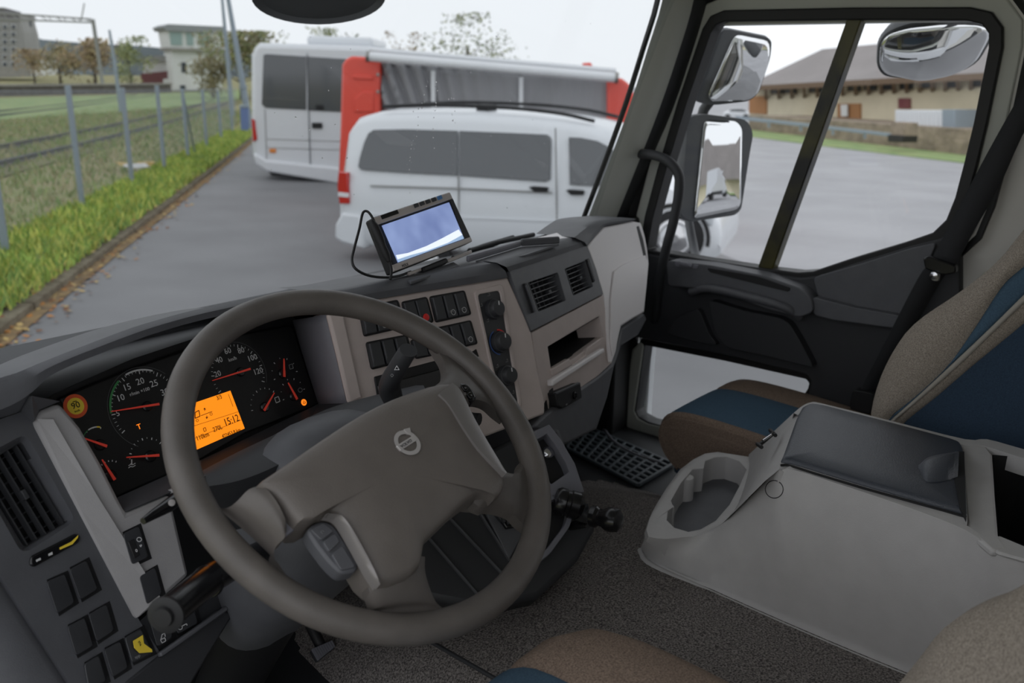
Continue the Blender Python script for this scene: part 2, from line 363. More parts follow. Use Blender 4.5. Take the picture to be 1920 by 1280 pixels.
# rain drops on the windscreen
dp = []
rnd = random.Random(3)
for (x0, y0, x1, y1, n) in ((800, 150, 762, 330, 26), (822, 120, 812, 260, 16), (850, 180, 852, 330, 14), (940, 60, 905, 110, 10), (500, 20, 1150, 420, 36)):
    for k in range(n):
        t = rnd.random(); x, y = x0+(x1-x0)*t+rnd.uniform(-4, 4), y0+(y1-y0)*t
        if n > 30: x, y = rnd.uniform(x0, x1), rnd.uniform(y0, y1)
        d = ray(x, y); s = 1.4
        for _ in range(12):
            p = CAM+d*s; yy = 1.50-.36*(p.z-1.75)-.07*(p.x/.9)**2+.008; s *= (yy-CAM.y)/(p.y-CAM.y)
        p = CAM+d*s; r = rnd.uniform(.0006, .0016)
        vs = [p+V((r*math.cos(a), 0, r*1.2*math.sin(a))) for a in [i*1.047 for i in range(6)]]+[p+V((0, r*.9, 0))]
        dp.append((vs, [[i, (i+1) % 6, 6] for i in range(6)]+[[5, 4, 3, 2, 1, 0]]))
dm = bpy.data.materials.new('water_drop'); dm.use_nodes = True; b = dm.node_tree.nodes['Principled BSDF']; b.inputs['Transmission Weight'].default_value = 1; b.inputs['Roughness'].default_value = .02; b.inputs['IOR'].default_value = 1.33
rd = join('raindrops', dp, dm, o, 60); rd['kind'] = 'stuff'
# ---- grab handle on the pillar
gh = thing('grab_handle', PX(1200, 290, .90), 'black curved grab handle on the windscreen pillar beside the door', 'handle')
tube('handle_bar', [PX(1198, 288, .905), PX(1222, 290, .86), PX(1250, 300, .85), PX(1270, 322, .85), PX(1274, 352, .85), PX(1264, 410, .85), PX(1248, 470, .85), PX(1236, 530, .87), PX(1230, 580, .90), PX(1228, 600, .94)], .0125, 'darker', gh, 12, 4)
lathe('mount_cup', PX(1199, 288, .915), (-1, 0, 0), [(.020, 0), (.020, .010), (.014, .016), (.0005, .017)], 'darker', gh, 16)
FZ_ = 1.235
# ================================================================ mirrors outside
mm = bpy.data.materials.new('mirror_glass'); mm.use_nodes = True; b = mm.node_tree.nodes['Principled BSDF']; b.inputs['Base Color'].default_value = (.82, .83, .84, 1); b.inputs['Metallic'].default_value = 1; b.inputs['Roughness'].default_value = .02
M['mirror'] = mm
M['mirhouse'] = mat('mirror_housing', (74, 76, 80), .6, .2, 300)
def mirror_unit(name, c, look, house_px, glass_px, parent, deep=.09, bulge=0., name_g='mirror_glass'):
    """housing shell and glass; look = direction the eye sees in the centre of the glass"""
    n = ((CAM-c).normalized()+V(look).normalized()).normalized(); pl = Pl(c, n)
    e = sub(name, parent)
    h = fillet([pl.p(x, y) for x, y in house_px], .03, 3); cc = sum(h, V())/len(h)
    rows = [h, [cc+(p-cc)*1.02-n*.015 for p in h], [cc+(p-cc)*.94-n*deep*.6 for p in h], [cc+(p-cc)*.7-n*deep for p in h]]
    grid('housing', rows, 'mirhouse', e, 40, True, caps=True)
    g = fillet([pl.p(x, y, .004) for x, y in glass_px], .02, 3); gc = sum(g, V())/len(g)
    rr = max((p-gc).length for p in g)
    k = 10 if bulge else 1; rows = []
    for i in range(k+1):
        s = 1-i/k*.995; rows.append([gc+(p-gc)*s+n*(bulge*(1-(s*(p-gc).length/rr)**2)) for p in g])
    if not bulge: slabpts(name_g, g, [p-n*.004 for p in g], 'mirror', e)
    else:
        rows = [[gc+(p-gc)*1.0-n*.004 for p in g]]+rows; grid(name_g, rows, 'mirror', e, 180, True, caps=True)
    return e
dm_ = thing('door_mirror', PX(1310, 420, 1.2), 'black two-part truck mirror on an arm outside the passenger window', 'mirror')
c1 = PX(1345, 312, 1.28)
mirror_unit('main_mirror', c1, (.12, -1, .035), [(1276, 404), (1290, 219), (1318, 214), (1400, 224), (1413, 248), (1405, 292), (1390, 392), (1379, 403), (1296, 415)], [(1303, 409), (1302, 400), (1321, 224), (1380, 227), (1391, 240), (1388, 383), (1380, 393)], dm_, .10, .004)
c2 = PX(1382, 125, 1.28)
mirror_unit('wide_angle_mirror', c2, (-.05, -1, -.42), [(1299, 188), (1351, 52), (1440, 70), (1447, 78), (1445, 107), (1422, 176), (1404, 190), (1331, 198)], [(1330, 190), (1328, 176), (1378, 64), (1443, 77), (1440, 110), (1417, 175), (1400, 186)], dm_, .10, .018)
tube('mirror_arm', [PX(1335, 185, 1.33), PX(1320, 205, 1.33), PX(1314, 225, 1.33)], .016, 'mirhouse', dm_, 10)
tube('mirror_arm', [PX(1290, 405, 1.32), PX(1296, 440, 1.27), PX(1304, 478, 1.20), PX(1310, 500, 1.10), PX(1310, 505, 1.0)], .013, 'mirhouse', dm_, 10, 3)
km = thing('kerb_mirror', PX(1790, 60, 1.2), 'black kerb mirror hanging above the rear of the side window', 'mirror')
mirror_unit('kerb_mirror_head', PX(1745, 95, 1.28), (-.25, -.15, -.95), [(1646, 83), (1660, 61), (1700, 44), (1769, 35), (1840, 38), (1864, 54), (1861, 70), (1834, 118), (1794, 138), (1729, 150), (1657, 143), (1644, 125)], [(1650, 84), (1664, 64), (1702, 50), (1769, 42), (1836, 46), (1858, 58), (1854, 72), (1829, 114), (1790, 133), (1728, 145), (1660, 138), (1649, 122)], km, .07, .03)
tube('bracket', [PX(1790, 45, 1.30), PX(1795, 20, 1.25), PX(1800, -10, 1.1), PX(1800, -20, 1.02)], .014, 'mirhouse', km, 10, 3)
fm = thing('front_mirror', PY(600, -40, 1.75), 'dark front view mirror hanging outside the top of the windscreen', 'mirror')
c = PY(598, -6, 1.75)
n = ((CAM-c)*.6+V((.1, .3, -.8))).normalized(); pl = Pl(c, n)
el = [pl.p(597+126*math.cos(t), -6+52*math.sin(t)*(1 if math.sin(t) > 0 else .8)) for t in [i*2*math.pi/36 for i in range(36)]]
cc = sum(el, V())/36
grid('housing', [[cc+(p-cc)*.9-n*.012 for p in el], el, [cc+(p-cc)*1.02-n*.02 for p in el], [cc+(p-cc)*.8-n*.08 for p in el], [cc+(p-cc)*.3-n*.11 for p in el]], 'mirhouse', fm, 40, True, caps=True)
tube('bracket', [cc-n*.09, cc-n*.12+V((0, -.1, .12)), V((cc.x+.05, 1.32, 2.62))], .014, 'mirhouse', fm, 10, 3)

struct(box('wall_front', (-1.0, 1.44, FZ_-.03), (.97, 1.48, 1.80), 'darker'), 'dark bulkhead below the dashboard')
struct(box('trim_5', (.86, 1.325, FZ_-.03), (.99, 1.45, 1.86), 'rubber', None, .01), 'black door pillar below the passenger end of the dash')
struct(box('trim_6', (.965, -.6, 2.36), (1.03, 1.22, 2.70), 'olive'), 'grey cab side above the passenger door')
# ================================================================ dashboard
CL = plane(PY(445, 770, 1.10), 7, 24)          # instrument face
TR = CL.off(.05)                               # grey trim left of it
HL = CL.off(.10)                               # hood lip
CE = plane(PY(790, 640, 1.03), -4, 20)         # centre fascia
VT = plane(CE.p(972, 570), 13, 21)             # vent panel
VC = plane(VT.p(1060, 590), 13, 12)
PP = plane(VC.p(1134, 590), 15, 17)            # passenger end
_a = TR.p(66, 788); _b = TR.p(258, 1160)
_n = (_b-_a).cross(V((math.cos(R(20)), math.sin(R(20)), 0))).normalized()
LP = Pl(_a, _n if _n.y < 0 else -_n).off(-.006)  # dark panel at the driver's door
dash = thing('dashboard', (-.1, 1.2, 1.3), 'grey and charcoal wraparound truck dashboard below the windscreen', 'dashboard')
# hood over the instruments
top_px = [(-60, 735), (0, 708), (32, 698), (75, 680), (125, 660), (175, 641), (225, 622), (275, 605), (350, 584), (425, 567), (475, 557), (517, 549), (580, 545), (650, 546)]
low_px = [(-60, 790), (20, 760), (60, 735), (92, 706), (140, 682), (190, 662), (237, 644), (290, 625), (362, 604), (432, 588), (480, 580), (520, 578), (580, 578), (640, 578)]
rows = []
tp = [HL.p(x, y) for x, y in top_px]; lp = [HL.p(x, y) for x, y in low_px]
fwd = V((.12, 1, -.38)).normalized()
rows.append(cr([l+V((0, .17, -.03)) for l in lp], 3))
rows.append(cr([l+V((0, .02, .000)) for l in lp], 3))
rows.append(cr(lp, 3))
rows.append(cr([l*.5+t*.5+HL.n*.004 for l, t in zip(lp, tp)], 3))
rows.append(cr([t-HL.n*.004 for t in tp], 3))
rows.append(cr([t-HL.n*.018+V((0, .004, -.001)) for t in tp], 3))
rows.append(cr([t+V((.01, .08, -.03)) for t in tp], 3))
rows.append(cr([t+fwd*.36 for t in tp], 3))
grid('binnacle_hood', rows, 'dark', dash, 50)
# dash body behind everything (keeps the footwell dark)
body = [(-.95, 1.22), (-.80, 1.20), (-.72, 1.19), (-.30, 1.16), (-.28, 1.11), (.02, 1.09), (.45, 1.20), (.86, 1.36), (.93, 1.50), (.93, 1.56), (-.93, 1.56)]
slabpts('dash_core', [V((x, y, 1.79)) for x, y in body], [V((x, y+.04, 1.38)) for x, y in body], 'darker', dash)
# recess walls round the instrument face
face_px = [(110, 746), (160, 724), (250, 688), (347, 655), (440, 628), (541, 609), (549, 613), (597, 755), (590, 762), (460, 813), (377, 862), (300, 897), (217, 933)]
slab('cluster_surround', CL, [(96, 742), (160, 712), (250, 672), (347, 640), (440, 610), (545, 590), (560, 605), (612, 770), (470, 838), (380, 884), (300, 925), (226, 962)], .03, 'black', dash, -.012)
a = [CL.p(548, 600), CL.p(572, 680), CL.p(598, 762)]; b = [CE.p(612, 588), CE.p(632, 668), CE.p(652, 756)]
grid('recess_side', [cr(a, 4), cr([p*.5+q*.5+V((0, -.004, .0)) for p, q in zip(a, b)], 4), cr(b, 4)], 'lilac', dash, 60, thick=.004)
slabpts('recess_floor', [CL.p(377, 862), CL.p(597, 757), CE.p(652, 756), CE.p(655, 785), CE.p(560, 830), TR.p(378, 905)], [p+V((0, .03, -.03)) for p in (CL.p(377, 862), CL.p(597, 757), CE.p(652, 756), CE.p(655, 785), CE.p(560, 830), TR.p(378, 905))], 'darker', dash)
slabpts('recess_floor', [CL.p(216, 934), CL.p(377, 862), TR.p(378, 905), TR.p(320, 922), TR.p(236, 958)], [p+V((0, .03, -.03)) for p in (CL.p(216, 934), CL.p(377, 862), TR.p(378, 905), TR.p(320, 922), TR.p(236, 958))], 'dark', dash)
# grey lower edge of the binnacle
bar('binnacle_edge', TR.p(318, 922, -.004), TR.p(583, 784, -.012), .006, .012, TR.n, 'trim', dash, .002)
# ---- grey trim at the driver's left
tr_px = [(64, 792), (74, 769), (113, 754), (152, 800), (190, 866), (226, 938), (238, 960), (320, 925), (335, 990), (356, 1078), (258, 1162), (150, 956)]
slab('trim_panel', TR, tr_px, .05, 'trim', dash, 0, .006)
cre = [TR.p(70, 785, .001), TR.p(100, 786, .007), TR.p(180, 925, .007), TR.p(300, 1118, .007), TR.p(256, 1158, .001), TR.p(150, 952, .001)]
mesh('trim_crease', cre, [[0, 1, 2, 5], [5, 2, 3, 4]], 'trim', dash)
# ---- dark panel at the driver's door
lp_px = [(-260, 870), (-60, 800), (62, 786), (262, 1165), (352, 1085), (372, 1100), (430, 1150), (300, 1300), (210, 1400), (-40, 1400)]
sp_px = [(-110, 845), (-60, 806), (40, 772), (64, 790), (262, 1164), (350, 1300), (210, 1420), (132, 1282), (0, 1078), (-90, 930)]
vo = fillet([LP.p(x, y) for x, y in ((-55, 868), (48, 812), (143, 976), (42, 1040))], .012, 4)
holed('side_panel', [LP.p(x, y) for x, y in sp_px], [vo], -LP.n*.04, 'dark', dash)
fold = [LP.p(-110, 845), LP.p(-90, 930), LP.p(0, 1078), LP.p(132, 1282), LP.p(210, 1420)]
fold = cr(fold, 4)
grid('end_panel', [[p-LP.n*.006 for p in fold], [p-LP.u()*.012+LP.n*.001 for p in fold], [p-LP.u()*.06-LP.n*.022 for p in fold], [p-LP.u()*.09-LP.n*.07 for p in fold], [p-LP.u()*.09-LP.n*.3 for p in fold]], 'dark', dash, 60)
slabpts('dash_shoulder', [LP.p(-110, 845), LP.p(-60, 806), LP.p(40, 772), HL.p(60, 742), HL.p(20, 705), HL.p(-60, 735)], [p+V((0, .25, -.06)) for p in (LP.p(-110, 845), LP.p(-60, 806), LP.p(40, 772), HL.p(60, 742), HL.p(20, 705), HL.p(-60, 735))], 'dark', dash, .006)
slabpts('trim_return', [HL.p(60, 742), TR.p(113, 752), TR.p(74, 768), TR.p(64, 790), LP.p(40, 772)], [p+V((0, .06, -.02)) for p in (HL.p(60, 742), TR.p(113, 752), TR.p(74, 768), TR.p(64, 790), LP.p(40, 772))], 'dark', dash)
# left air vent: frame, tilted slats and cross fins
def vent(pl, q, parent, nslat, nfin, m_frame='darker', depth=.03, lever=None, label=None, rim=.09, slat_t=.0022, swap=False):
    e = sub('air_vent', parent, label)
    if swap: q = [q[3], q[0], q[1], q[2]]
    o = [quad4(pl, q, s, t) for s, t in ((-rim, -rim*.7), (1+rim, -rim*.7), (1+rim, 1+rim*.7), (-rim, 1+rim*.7))]
    i = [quad4(pl, q, s, t) for s, t in ((0, 0), (1, 0), (1, 1), (0, 1))]
    ring('frame', fillet([p+pl.n*.002 for p in o], .006, 3), fillet([p+pl.n*.002 for p in i], .006, 3), -pl.n*(depth+.002), m_frame, e, .0015)
    slabpts('back_plate', [p-pl.n*(depth-.002) for p in i], [p-pl.n*depth for p in i], 'black', e)
    for k in range(nfin):
        s = (k+.5)/nfin
        a, b = quad4(pl, q, s, 0), quad4(pl, q, s, 1)
        bar('fin', a-pl.n*.015, b-pl.n*.015, .0012, .008, pl.n, 'darker', e)
    for k in range(nslat):
        t = (k+.5)/nslat
        a, b = quad4(pl, q, 0, t), quad4(pl, q, 1, t)
        bar('slat', a-pl.n*.005, b-pl.n*.005, slat_t, .008, pl.n*1+V((0, 0, .25)), 'darker' if slat_t > .002 else 'dark', e)
    c = quad4(pl, q, .5, .5)
    ax = (quad4(pl, q, 1, .5)-quad4(pl, q, 0, .5)).normalized()
    bar('slider', c-ax*.006+pl.n*.001, c+ax*.006+pl.n*.001, .006, .008, pl.n, 'darker', e, .001)
    return e
vq = [(39, 829), (128, 976), (44, 1027), (-45, 880)]
ve = vent(LP.off(-.012), vq, dash, 5, 8, 'darker', .03, rim=.05, slat_t=.0021)
vi = [LP.p(x, y, -.010) for x, y in ((-47, 874), (40, 826), (130, 977), (43, 1030))]
n_ = len(vo); ii = fillet(vi, .006, 4)
grid('vent_surround', [vo, ii, [p-LP.n*.02 for p in ii]], 'dark', dash, 40, True)
# slot with thumb marks below the vent
e = sub('slot_panel', dash)
sp = [(57, 1058), (59, 1042), (143, 999), (152, 1004), (150, 1016), (66, 1062)]
slab('slot', LP, sp, .006, 'gloss', e, .003, .002, .004)
slab('mark', LP, [(68, 1049), (76, 1045), (77, 1049), (69, 1053)], .001, 'white', e, .0036)
slab('mark', LP, [(91, 1038), (98, 1034), (99, 1039), (92, 1042)], .001, 'white', e, .0036)
slab('mark', LP, [(112, 1026), (134, 1015), (147, 1003), (146, 1008), (136, 1020), (113, 1030)], .001, 'yellow', e, .0036)
# blank switches on the dark panel and on the grey trim
def switch(pl, q, parent, h=.006, name='switch', m='switch', fil=.004):
    back = [pl.p(x, y, -.004) for x, y in q]
    fr = [pl.p(x, y, h) for x, y in q]
    c = sum(fr, V())/4
    c0 = sum(back, V())/4
    slabpts('switch_gap', [c0+(p-c0)*1.10+pl.n*.0045 for p in back], [c0+(p-c0)*1.10 for p in back], 'black', parent)
    fr = fillet([c+(p-c)*.95 for p in fr], fil, 3); bk = fillet([c0+(p-c0) for p in back], fil, 3)
    return slabpts(name, fr, bk, m, parent, .0018)
SWL = [[(86, 1090), (122, 1074), (141, 1130), (107, 1152)], [(129, 1067), (162, 1049), (184, 1105), (150, 1126)],
       [(125, 1174), (159, 1156), (176, 1211), (142, 1231)], [(165, 1151), (200, 1131), (215, 1182), (181, 1205)],
       [(156, 1244), (186, 1226), (201, 1277), (165, 1292)], [(194, 1217), (226, 1200), (241, 1252), (211, 1271)]]
for i in range(3):
    e = sub('switch_block', dash)
    for q in SWL[2*i:2*i+2]: switch(LP, q, e)
e = sub('switch_block', dash)
s7 = switch(LP, [(232, 1195), (265, 1176), (287, 1225), (247, 1245)], e, .008)
lb = [LP.p(x, y, .0105) for x, y in ((250, 1201), (268, 1190), (270, 1206), (285, 1217), (286, 1222), (262, 1224), (252, 1214))]
slabpts('yellow_label', lb, [p-LP.n*.0006 for p in lb], 'yellow', s7)
text('lettering', 'STA', LP, 262, 1206, 8, 'black', s7, .0115, (3, 6))
text('lettering', 'app', LP, 258, 1230, 7, 'grey', s7, .0085, (10, -5))
s8 = switch(LP, [(279, 1161), (315, 1142), (324, 1195), (294, 1214)], e, .008)
s9 = switch(LP, [(324, 1150), (362, 1131), (372, 1168), (332, 1190)], e, .008)
def outline(name, pts, w, pl, m, parent, closed=True):
    """thin drawn line on a plane"""
    pts = [V(p) for p in pts]; k = len(pts); parts = []
    for i in range(k if closed else k-1):
        a, b = pts[i], pts[(i+1) % k]; t = (b-a)
        if t.length < 1e-6: continue
        s = pl.n.cross(t.normalized())*w/2
        parts.append(quadbox([a+s, b+s, b-s, a-s], -pl.n*.0002))
    return join(name, parts, m, parent)
outline('lock_symbol', [LP.p(x, y, .0088) for x, y in ((301, 1199), (309, 1195), (311, 1201), (304, 1205))], .0009, LP, 'white', s8)
outline('lock_symbol', [LP.p(x, y, .0088) for x, y in ((302, 1198), (304, 1189), (309, 1187), (310, 1193))], .0009, LP, 'white', s8, False)
outline('dial_symbol', [LP.p(300+5*math.cos(t), 1171+5*math.sin(t), .0088) for t in [i*.6 for i in range(8)]], .0009, LP, 'white', s8, False)
outline('key_symbol', [LP.p(338+4*math.cos(t), 1176+4*math.sin(t), .0088) for t in [i*.63 for i in range(10)]], .0009, LP, 'white', s9)
outline('key_symbol', [LP.p(x, y, .0088) for x, y in ((342, 1173), (350, 1169), (351, 1172))], .0012, LP, 'white', s9, False)
e = sub('switch_block', dash)
ls = switch(TR, [(229, 1000), (260, 985), (279, 1045), (247, 1060)], e, .009)
slab('thumbwheel', TR, [(240, 1015), (252, 1010), (263, 1040), (252, 1047)], .004, 'black', ls, .0105, .001)
outline('lamp_symbol', [TR.p(261+4.5*math.cos(t), 1011+4*math.sin(t), .0098) for t in [i*.7 for i in range(9)]], .001, TR, 'white', ls)
outline('lamp_symbol', [TR.p(x, y, .0098) for x, y in ((262, 1022), (266, 1021), (264, 1025))], .001, TR, 'white', ls)
text('lettering', '0', TR, 256, 1032, 7, 'white', ls, .0112)
e = sub('switch_block', dash)
switch(TR, [(260, 1080), (291, 1062), (305, 1112), (275, 1135)], e, .008)
# pocket and knee panel under the switches
q = [LP.p(300, 1228, .004), LP.p(420, 1140, .012), LP.p(440, 1150, .012), LP.p(330, 1330, 0), LP.p(230, 1400, 0), LP.p(215, 1290, 0)]
slabpts('knee_panel', q, [p-LP.n*.06 for p in q], 'darker', dash, .004)
q = [LP.p(262, 1164, -.002), LP.p(356, 1080, -.002), LP.p(420, 1110, -.002), LP.p(420, 1140, -.002), LP.p(300, 1228, -.002)]
slabpts('switch_carrier', q, [p-LP.n*.05 for p in q], 'darker', dash)
bar('pocket_lip', LP.p(298, 1228, .006), LP.p(424, 1140, .014), .006, .008, LP.n, 'dark', dash, .002)
# ---- centre fascia
ce_px = [(614, 586), (660, 567), (707, 559), (830, 539), (952, 519), (975, 570), (996, 620), (1008, 690), (1022, 748), (1022, 776), (912, 818), (860, 832), (760, 800), (684, 752), (655, 757), (634, 668)]
slab('center_fascia', CE, ce_px, .05, 'beige', dash, 0, .004)
q = [(614, 587), (644, 580), (662, 660), (682, 748), (655, 757), (634, 668)]
slab('fascia_edge', CE, q, .01, 'beige', dash, .007, .006)
# charcoal lip along the top of the fascia
def lip(name, low, up, pl, depth, parent, m='dark', drop=.02):
    l = [pl.p(x, y, .006) for x, y in low]; u = [pl.p(x, y, .0) for x, y in up]
    rows = [cr([p-pl.n*.03 for p in l], 4), cr(l, 4), cr([a*.6+b*.4+pl.n*.006 for a, b in zip(l, u)], 4), cr([b+pl.n*.0 for b in u], 4), cr([b+V((0, .02, -.001)) for b in u], 4), cr([b+V((.02, depth, -drop)) for b in u], 4)]
    return grid(name, rows, m, parent, 45)
lip('top_lip', [(600, 580), (660, 567), (707, 560), (830, 540), (952, 520)], [(600, 548), (650, 543), (729, 527), (806, 515), (930, 492)], CE, .14, dash, 'dark', .02)
def swblock(tl, tr_, br, bl, n, parent, marks=()):
    e = sub('switch_block', parent)
    Q = [tl, tr_, br, bl]
    fr = [quad4(CE, Q, s, t, .003) for s, t in ((-.04, -.05), (1.04, -.05), (1.04, 1.05), (-.04, 1.05))]
    slabpts('bezel', fillet(fr, .005, 3), fillet([p-CE.n*.006 for p in fr], .005, 3), 'black', e, .001)
    for k in range(n):
        a, b = k/n+.025, (k+1)/n-.025
        f = [quad4(CE, Q, s, t, .010-(.002 if t < .5 else 0)) for s, t in ((a, .02), (b, .02), (b, .98), (a, .98))]
        o = slabpts('switch', f, [p-CE.n*.009 for p in f], 'switch', e, .0015)
        f = [quad4(CE, Q, s, t, .0095) for s, t in ((a+.01, .04), (a+.035, .04), (a+.035, .96), (a+.01, .96))]
        slabpts('highlight_rib', f, [p-CE.n*.002 for p in f], 'dark', o)
        for kk, kind in marks:
            if kk != k: continue
            c = quad4(CE, Q, (a+b)/2+.02, .78, .0112)
            if kind == 'red':
                lathe('red_button', c-CE.n*.001, CE.n, [(.0062, 0), (.0062, .0012), (.005, .002), (0.0005, .002)], 'red', o, 16)
            else:
                ang = [c+(CE.u()*math.cos(i*.5)+CE.v()*math.sin(i*.5))*.0045 for i in range(13)]
                outline('symbol', ang, .0008, CE, 'white', o)
                outline('symbol', [c-CE.u()*.007, c-CE.u()*.006+CE.v()*.004, c+CE.u()*.002], .0008, CE, 'grey', o, False)
swblock((676, 578), (745, 564), (757, 612), (686, 628), 3, dash, ((1, 's'),))
swblock((756, 567), (800, 558), (812, 602), (768, 612), 2, dash, ((1, 'red'),))
swblock((809, 557), (870, 546), (882, 588), (820, 602), 3, dash, ((1, 's'), (2, 's')))
swblock((690, 643), (762, 629), (774, 672), (700, 690), 3, dash)
swblock((773, 638), (818, 628), (830, 661), (782, 671), 2, dash)
swblock((822, 615), (882, 602), (894, 643), (834, 657), 3, dash, ((2, 's'),))
slab('grille_slot', CE, [(884, 660), (893, 654), (898, 668), (889, 672)], .003, 'black', dash, .001)
# slot for radio and tachograph
e = sub('radio_slot', dash)
slab('slot', CE, [(702, 706), (828, 673), (838, 700), (840, 735), (712, 770)], .03, 'black', e, .002, .002)
slab('radio_front', CE, [(708, 722), (832, 690), (838, 726), (716, 760)], .01, 'gloss', e, .006, .002)
text('display_digits', '15:12', CE, 748, 736, 9, 'amber', e, .007)
# climate panel with three knobs
e = sub('climate_panel', dash)
q = [(889, 545), (943, 531), (960, 640), (980, 762), (948, 782), (921, 690)]
rim_o = fillet([CE.p(x, y, .004) for x, y in q], .01, 3); rim_i = fillet([CE.p(x, y, .004) for x, y in [(896, 552), (938, 544), (954, 640), (973, 757), (950, 768), (926, 690)]], .007, 3)
ring('panel_rim', rim_o, rim_i, -CE.n*.012, 'beige', e, .002)
slab('panel', CE, [(895, 551), (939, 543), (955, 640), (974, 758), (950, 770), (925, 690)], .006, 'switch', e, .001, 0, .006)
for (cx, cy), rr in (((924, 580), .0185), ((936, 641), .0195), ((948, 704), .0185)):
    c = CE.p(cx, cy, .002)
    k = lathe('knob', c, CE.n, [(rr, 0), (rr, .004), (rr*.96, .007), (rr*.86, .008), (rr*.80, .015), (rr*.72, .0175), (.0005, .018)], 'switch', e, 32, 30)
    v = (CE.v()*.98+CE.u()*.15).normalized(); s = CE.n.cross(v)
    f = [c+CE.n*.0187+v*a*rr+s*b for a, b in ((.30, -.0009), (.30, .0009), (.68, .0009), (.68, -.0009))]
    slabpts('pointer', f, [p-CE.n*.001 for p in f], 'white', k)
def arc(name, c, pl, r, w, a0, a1, m, parent, n=24, off=.0):
    P = [];
    for i in range(n+1):
        t = R(a0+(a1-a0)*i/n); d = pl.u()*math.cos(t)+pl.v()*math.sin(t); P.append((c+d*(r-w/2)+pl.n*off, c+d*(r+w/2)+pl.n*off))
    return join(name, [quadbox([P[i][0], P[i+1][0], P[i+1][1], P[i][1]], -pl.n*.0003) for i in range(n)], m, parent)
c = CE.p(936, 641, .0022)
arc('red_arc', c, CE, .0222, .0022, -35, 85, 'red', e); arc('blue_arc', c, CE, .0222, .002, 110, 260, 'blue', e)
for px, py in ((916, 552), (902, 572), (914, 601), (950, 676), (932, 686), (962, 735)):
    c = CE.p(px, py, .0022); outline('symbol', [c+CE.u()*a+CE.v()*b for a, b in ((-.003, -.002), (.003, -.002), (.003, .003), (0, .001))], .0008, CE, 'grey', e, False)
# ---- vent panel
vt_px = [(955, 508), (1030, 482), (1101, 459), (1118, 505), (1131, 551), (1060, 588), (996, 621), (975, 565)]
vqs = ([(990, 530), (1046, 511), (1061, 563), (1010, 584)], [(1059, 504), (1097, 489), (1112, 537), (1075, 554)])
holed('vent_panel', [VT.p(x, y, .004) for x, y in vt_px], [fillet([VT.p(x, y, .004) for x, y in q], .003, 2) for q in vqs], -VT.n*.03, 'dark', dash, .001)
lip('vent_panel_lip', [(954, 509), (1000, 494), (1050, 477), (1101, 460)], [(930, 492), (980, 476), (1030, 459), (1077, 444)], VT, .10, dash, 'dark', .012)
VO = VT.off(.006)
for q in vqs: vent(VT.off(-.003), q, dash, 6, 6, 'darker', .024, rim=.02, slat_t=.0014)
for q in ([(984, 531), (989, 530), (1006, 583), (1001, 586)], [(1101, 486), (1105, 484), (1117, 526), (1114, 529)]):
    slab('vent_lever', VO, q, .006, 'black', dash, .003, .001)
for a, b in (((986, 535), (1004, 584)), ((1103, 492), (1115, 527))):
    bar('lever_ridge', VO.p(*a, .006), VO.p(*b, .006), .002, .003, VO.n, 'dark', dash)
# ---- storage cubby under the vents
def cub():
    e = sub('storage_cubby', dash)
    out_px = [(997, 623), (1131, 553), (1148, 680), (1120, 706), (1052, 752), (1022, 774), (1012, 725)]
    hole = [(1028, 650), (1075, 622), (1124, 593), (1130, 632), (1084, 666), (1060, 682), (1035, 696)]
    ring('cubby_frame', [VC.p(x, y) for x, y in out_px], [VC.p(x, y) for x, y in hole], -VC.n*.02, 'beige', e, .003)
    hp = [VC.p(x, y, -.002) for x, y in hole]
    sh = V((.03, .11, -.012))
    join('cubby_liner', [([p for p in hp]+[p+sh for p in hp], [[i, (i+1) % 7, 7+(i+1) % 7, 7+i] for i in range(7)]+[list(range(7, 14))])], 'black', e)
    # upper lip of the recess seen as a grey wedge at its right
    q = [VC.p(1124, 593), VC.p(1130, 632), VC.p(1119, 638), VC.p(1114, 618)]
    slabpts('cubby_cheek', [q[0], q[1], q[2]+V((.015, .06, -.01)), q[3]+V((.015, .06, -.01))], [p+VC.u()*.004 for p in (q[0], q[1], q[2]+V((.015, .06, -.01)), q[3]+V((.015, .06, -.01)))], 'beige', e)
    for q in ([(1034, 692), (1068, 672), (1073, 684), (1037, 704)], [(1073, 683), (1100, 664), (1101, 668), (1075, 688)], [(1100, 665), (1101, 652), (1126, 634), (1130, 645)]):
        slab('cubby_sill', VC, q, .012, 'beige', e, .004, .002)
    slab('cubby_shelf', VC, [(1036, 712), (1133, 652), (1134, 660), (1037, 724)], .014, 'pass', e, .012, .003)
    for px, py, w in ((1050, 677, 4), (1058, 672, 5), (1066, 667, 4), (1075, 661, 6), (1092, 657, 7)):
        c = VC.p(px, py, -.03); lathe('coin', c, (0, 0, 1), [(.003+w*.0004, 0), (.003+w*.0004, .002), (.0005, .0022)], 'chrome', e, 12)
    for q in ([(1021, 772), (1019, 762), (1025, 750), (1028, 768)], [(1031, 748), (1031, 732), (1037, 727), (1039, 762), (1031, 766)]):
        slab('vent_slot', VC, q, .003, 'black', e, .002)
cub()
e = sub('lower_switch_box', dash)
slab('housing', VC, [(1042, 736), (1089, 717), (1092, 746), (1056, 766), (1047, 762)], .03, 'black', e, .018, .003)
slab('housing_top', VC, [(1042, 736), (1087, 716), (1089, 719), (1045, 739)], .006, 'dark', e, .020, .001)
lathe('socket', VC.p(1076, 741, .018), VC.n, [(.0075, 0), (.0075, .004), (.005, .005), (.004, .001), (.0005, .001)], 'gloss', e, 18)
text('symbol', '-', VC, 1062, 756, 20, 'grey', e, .019)
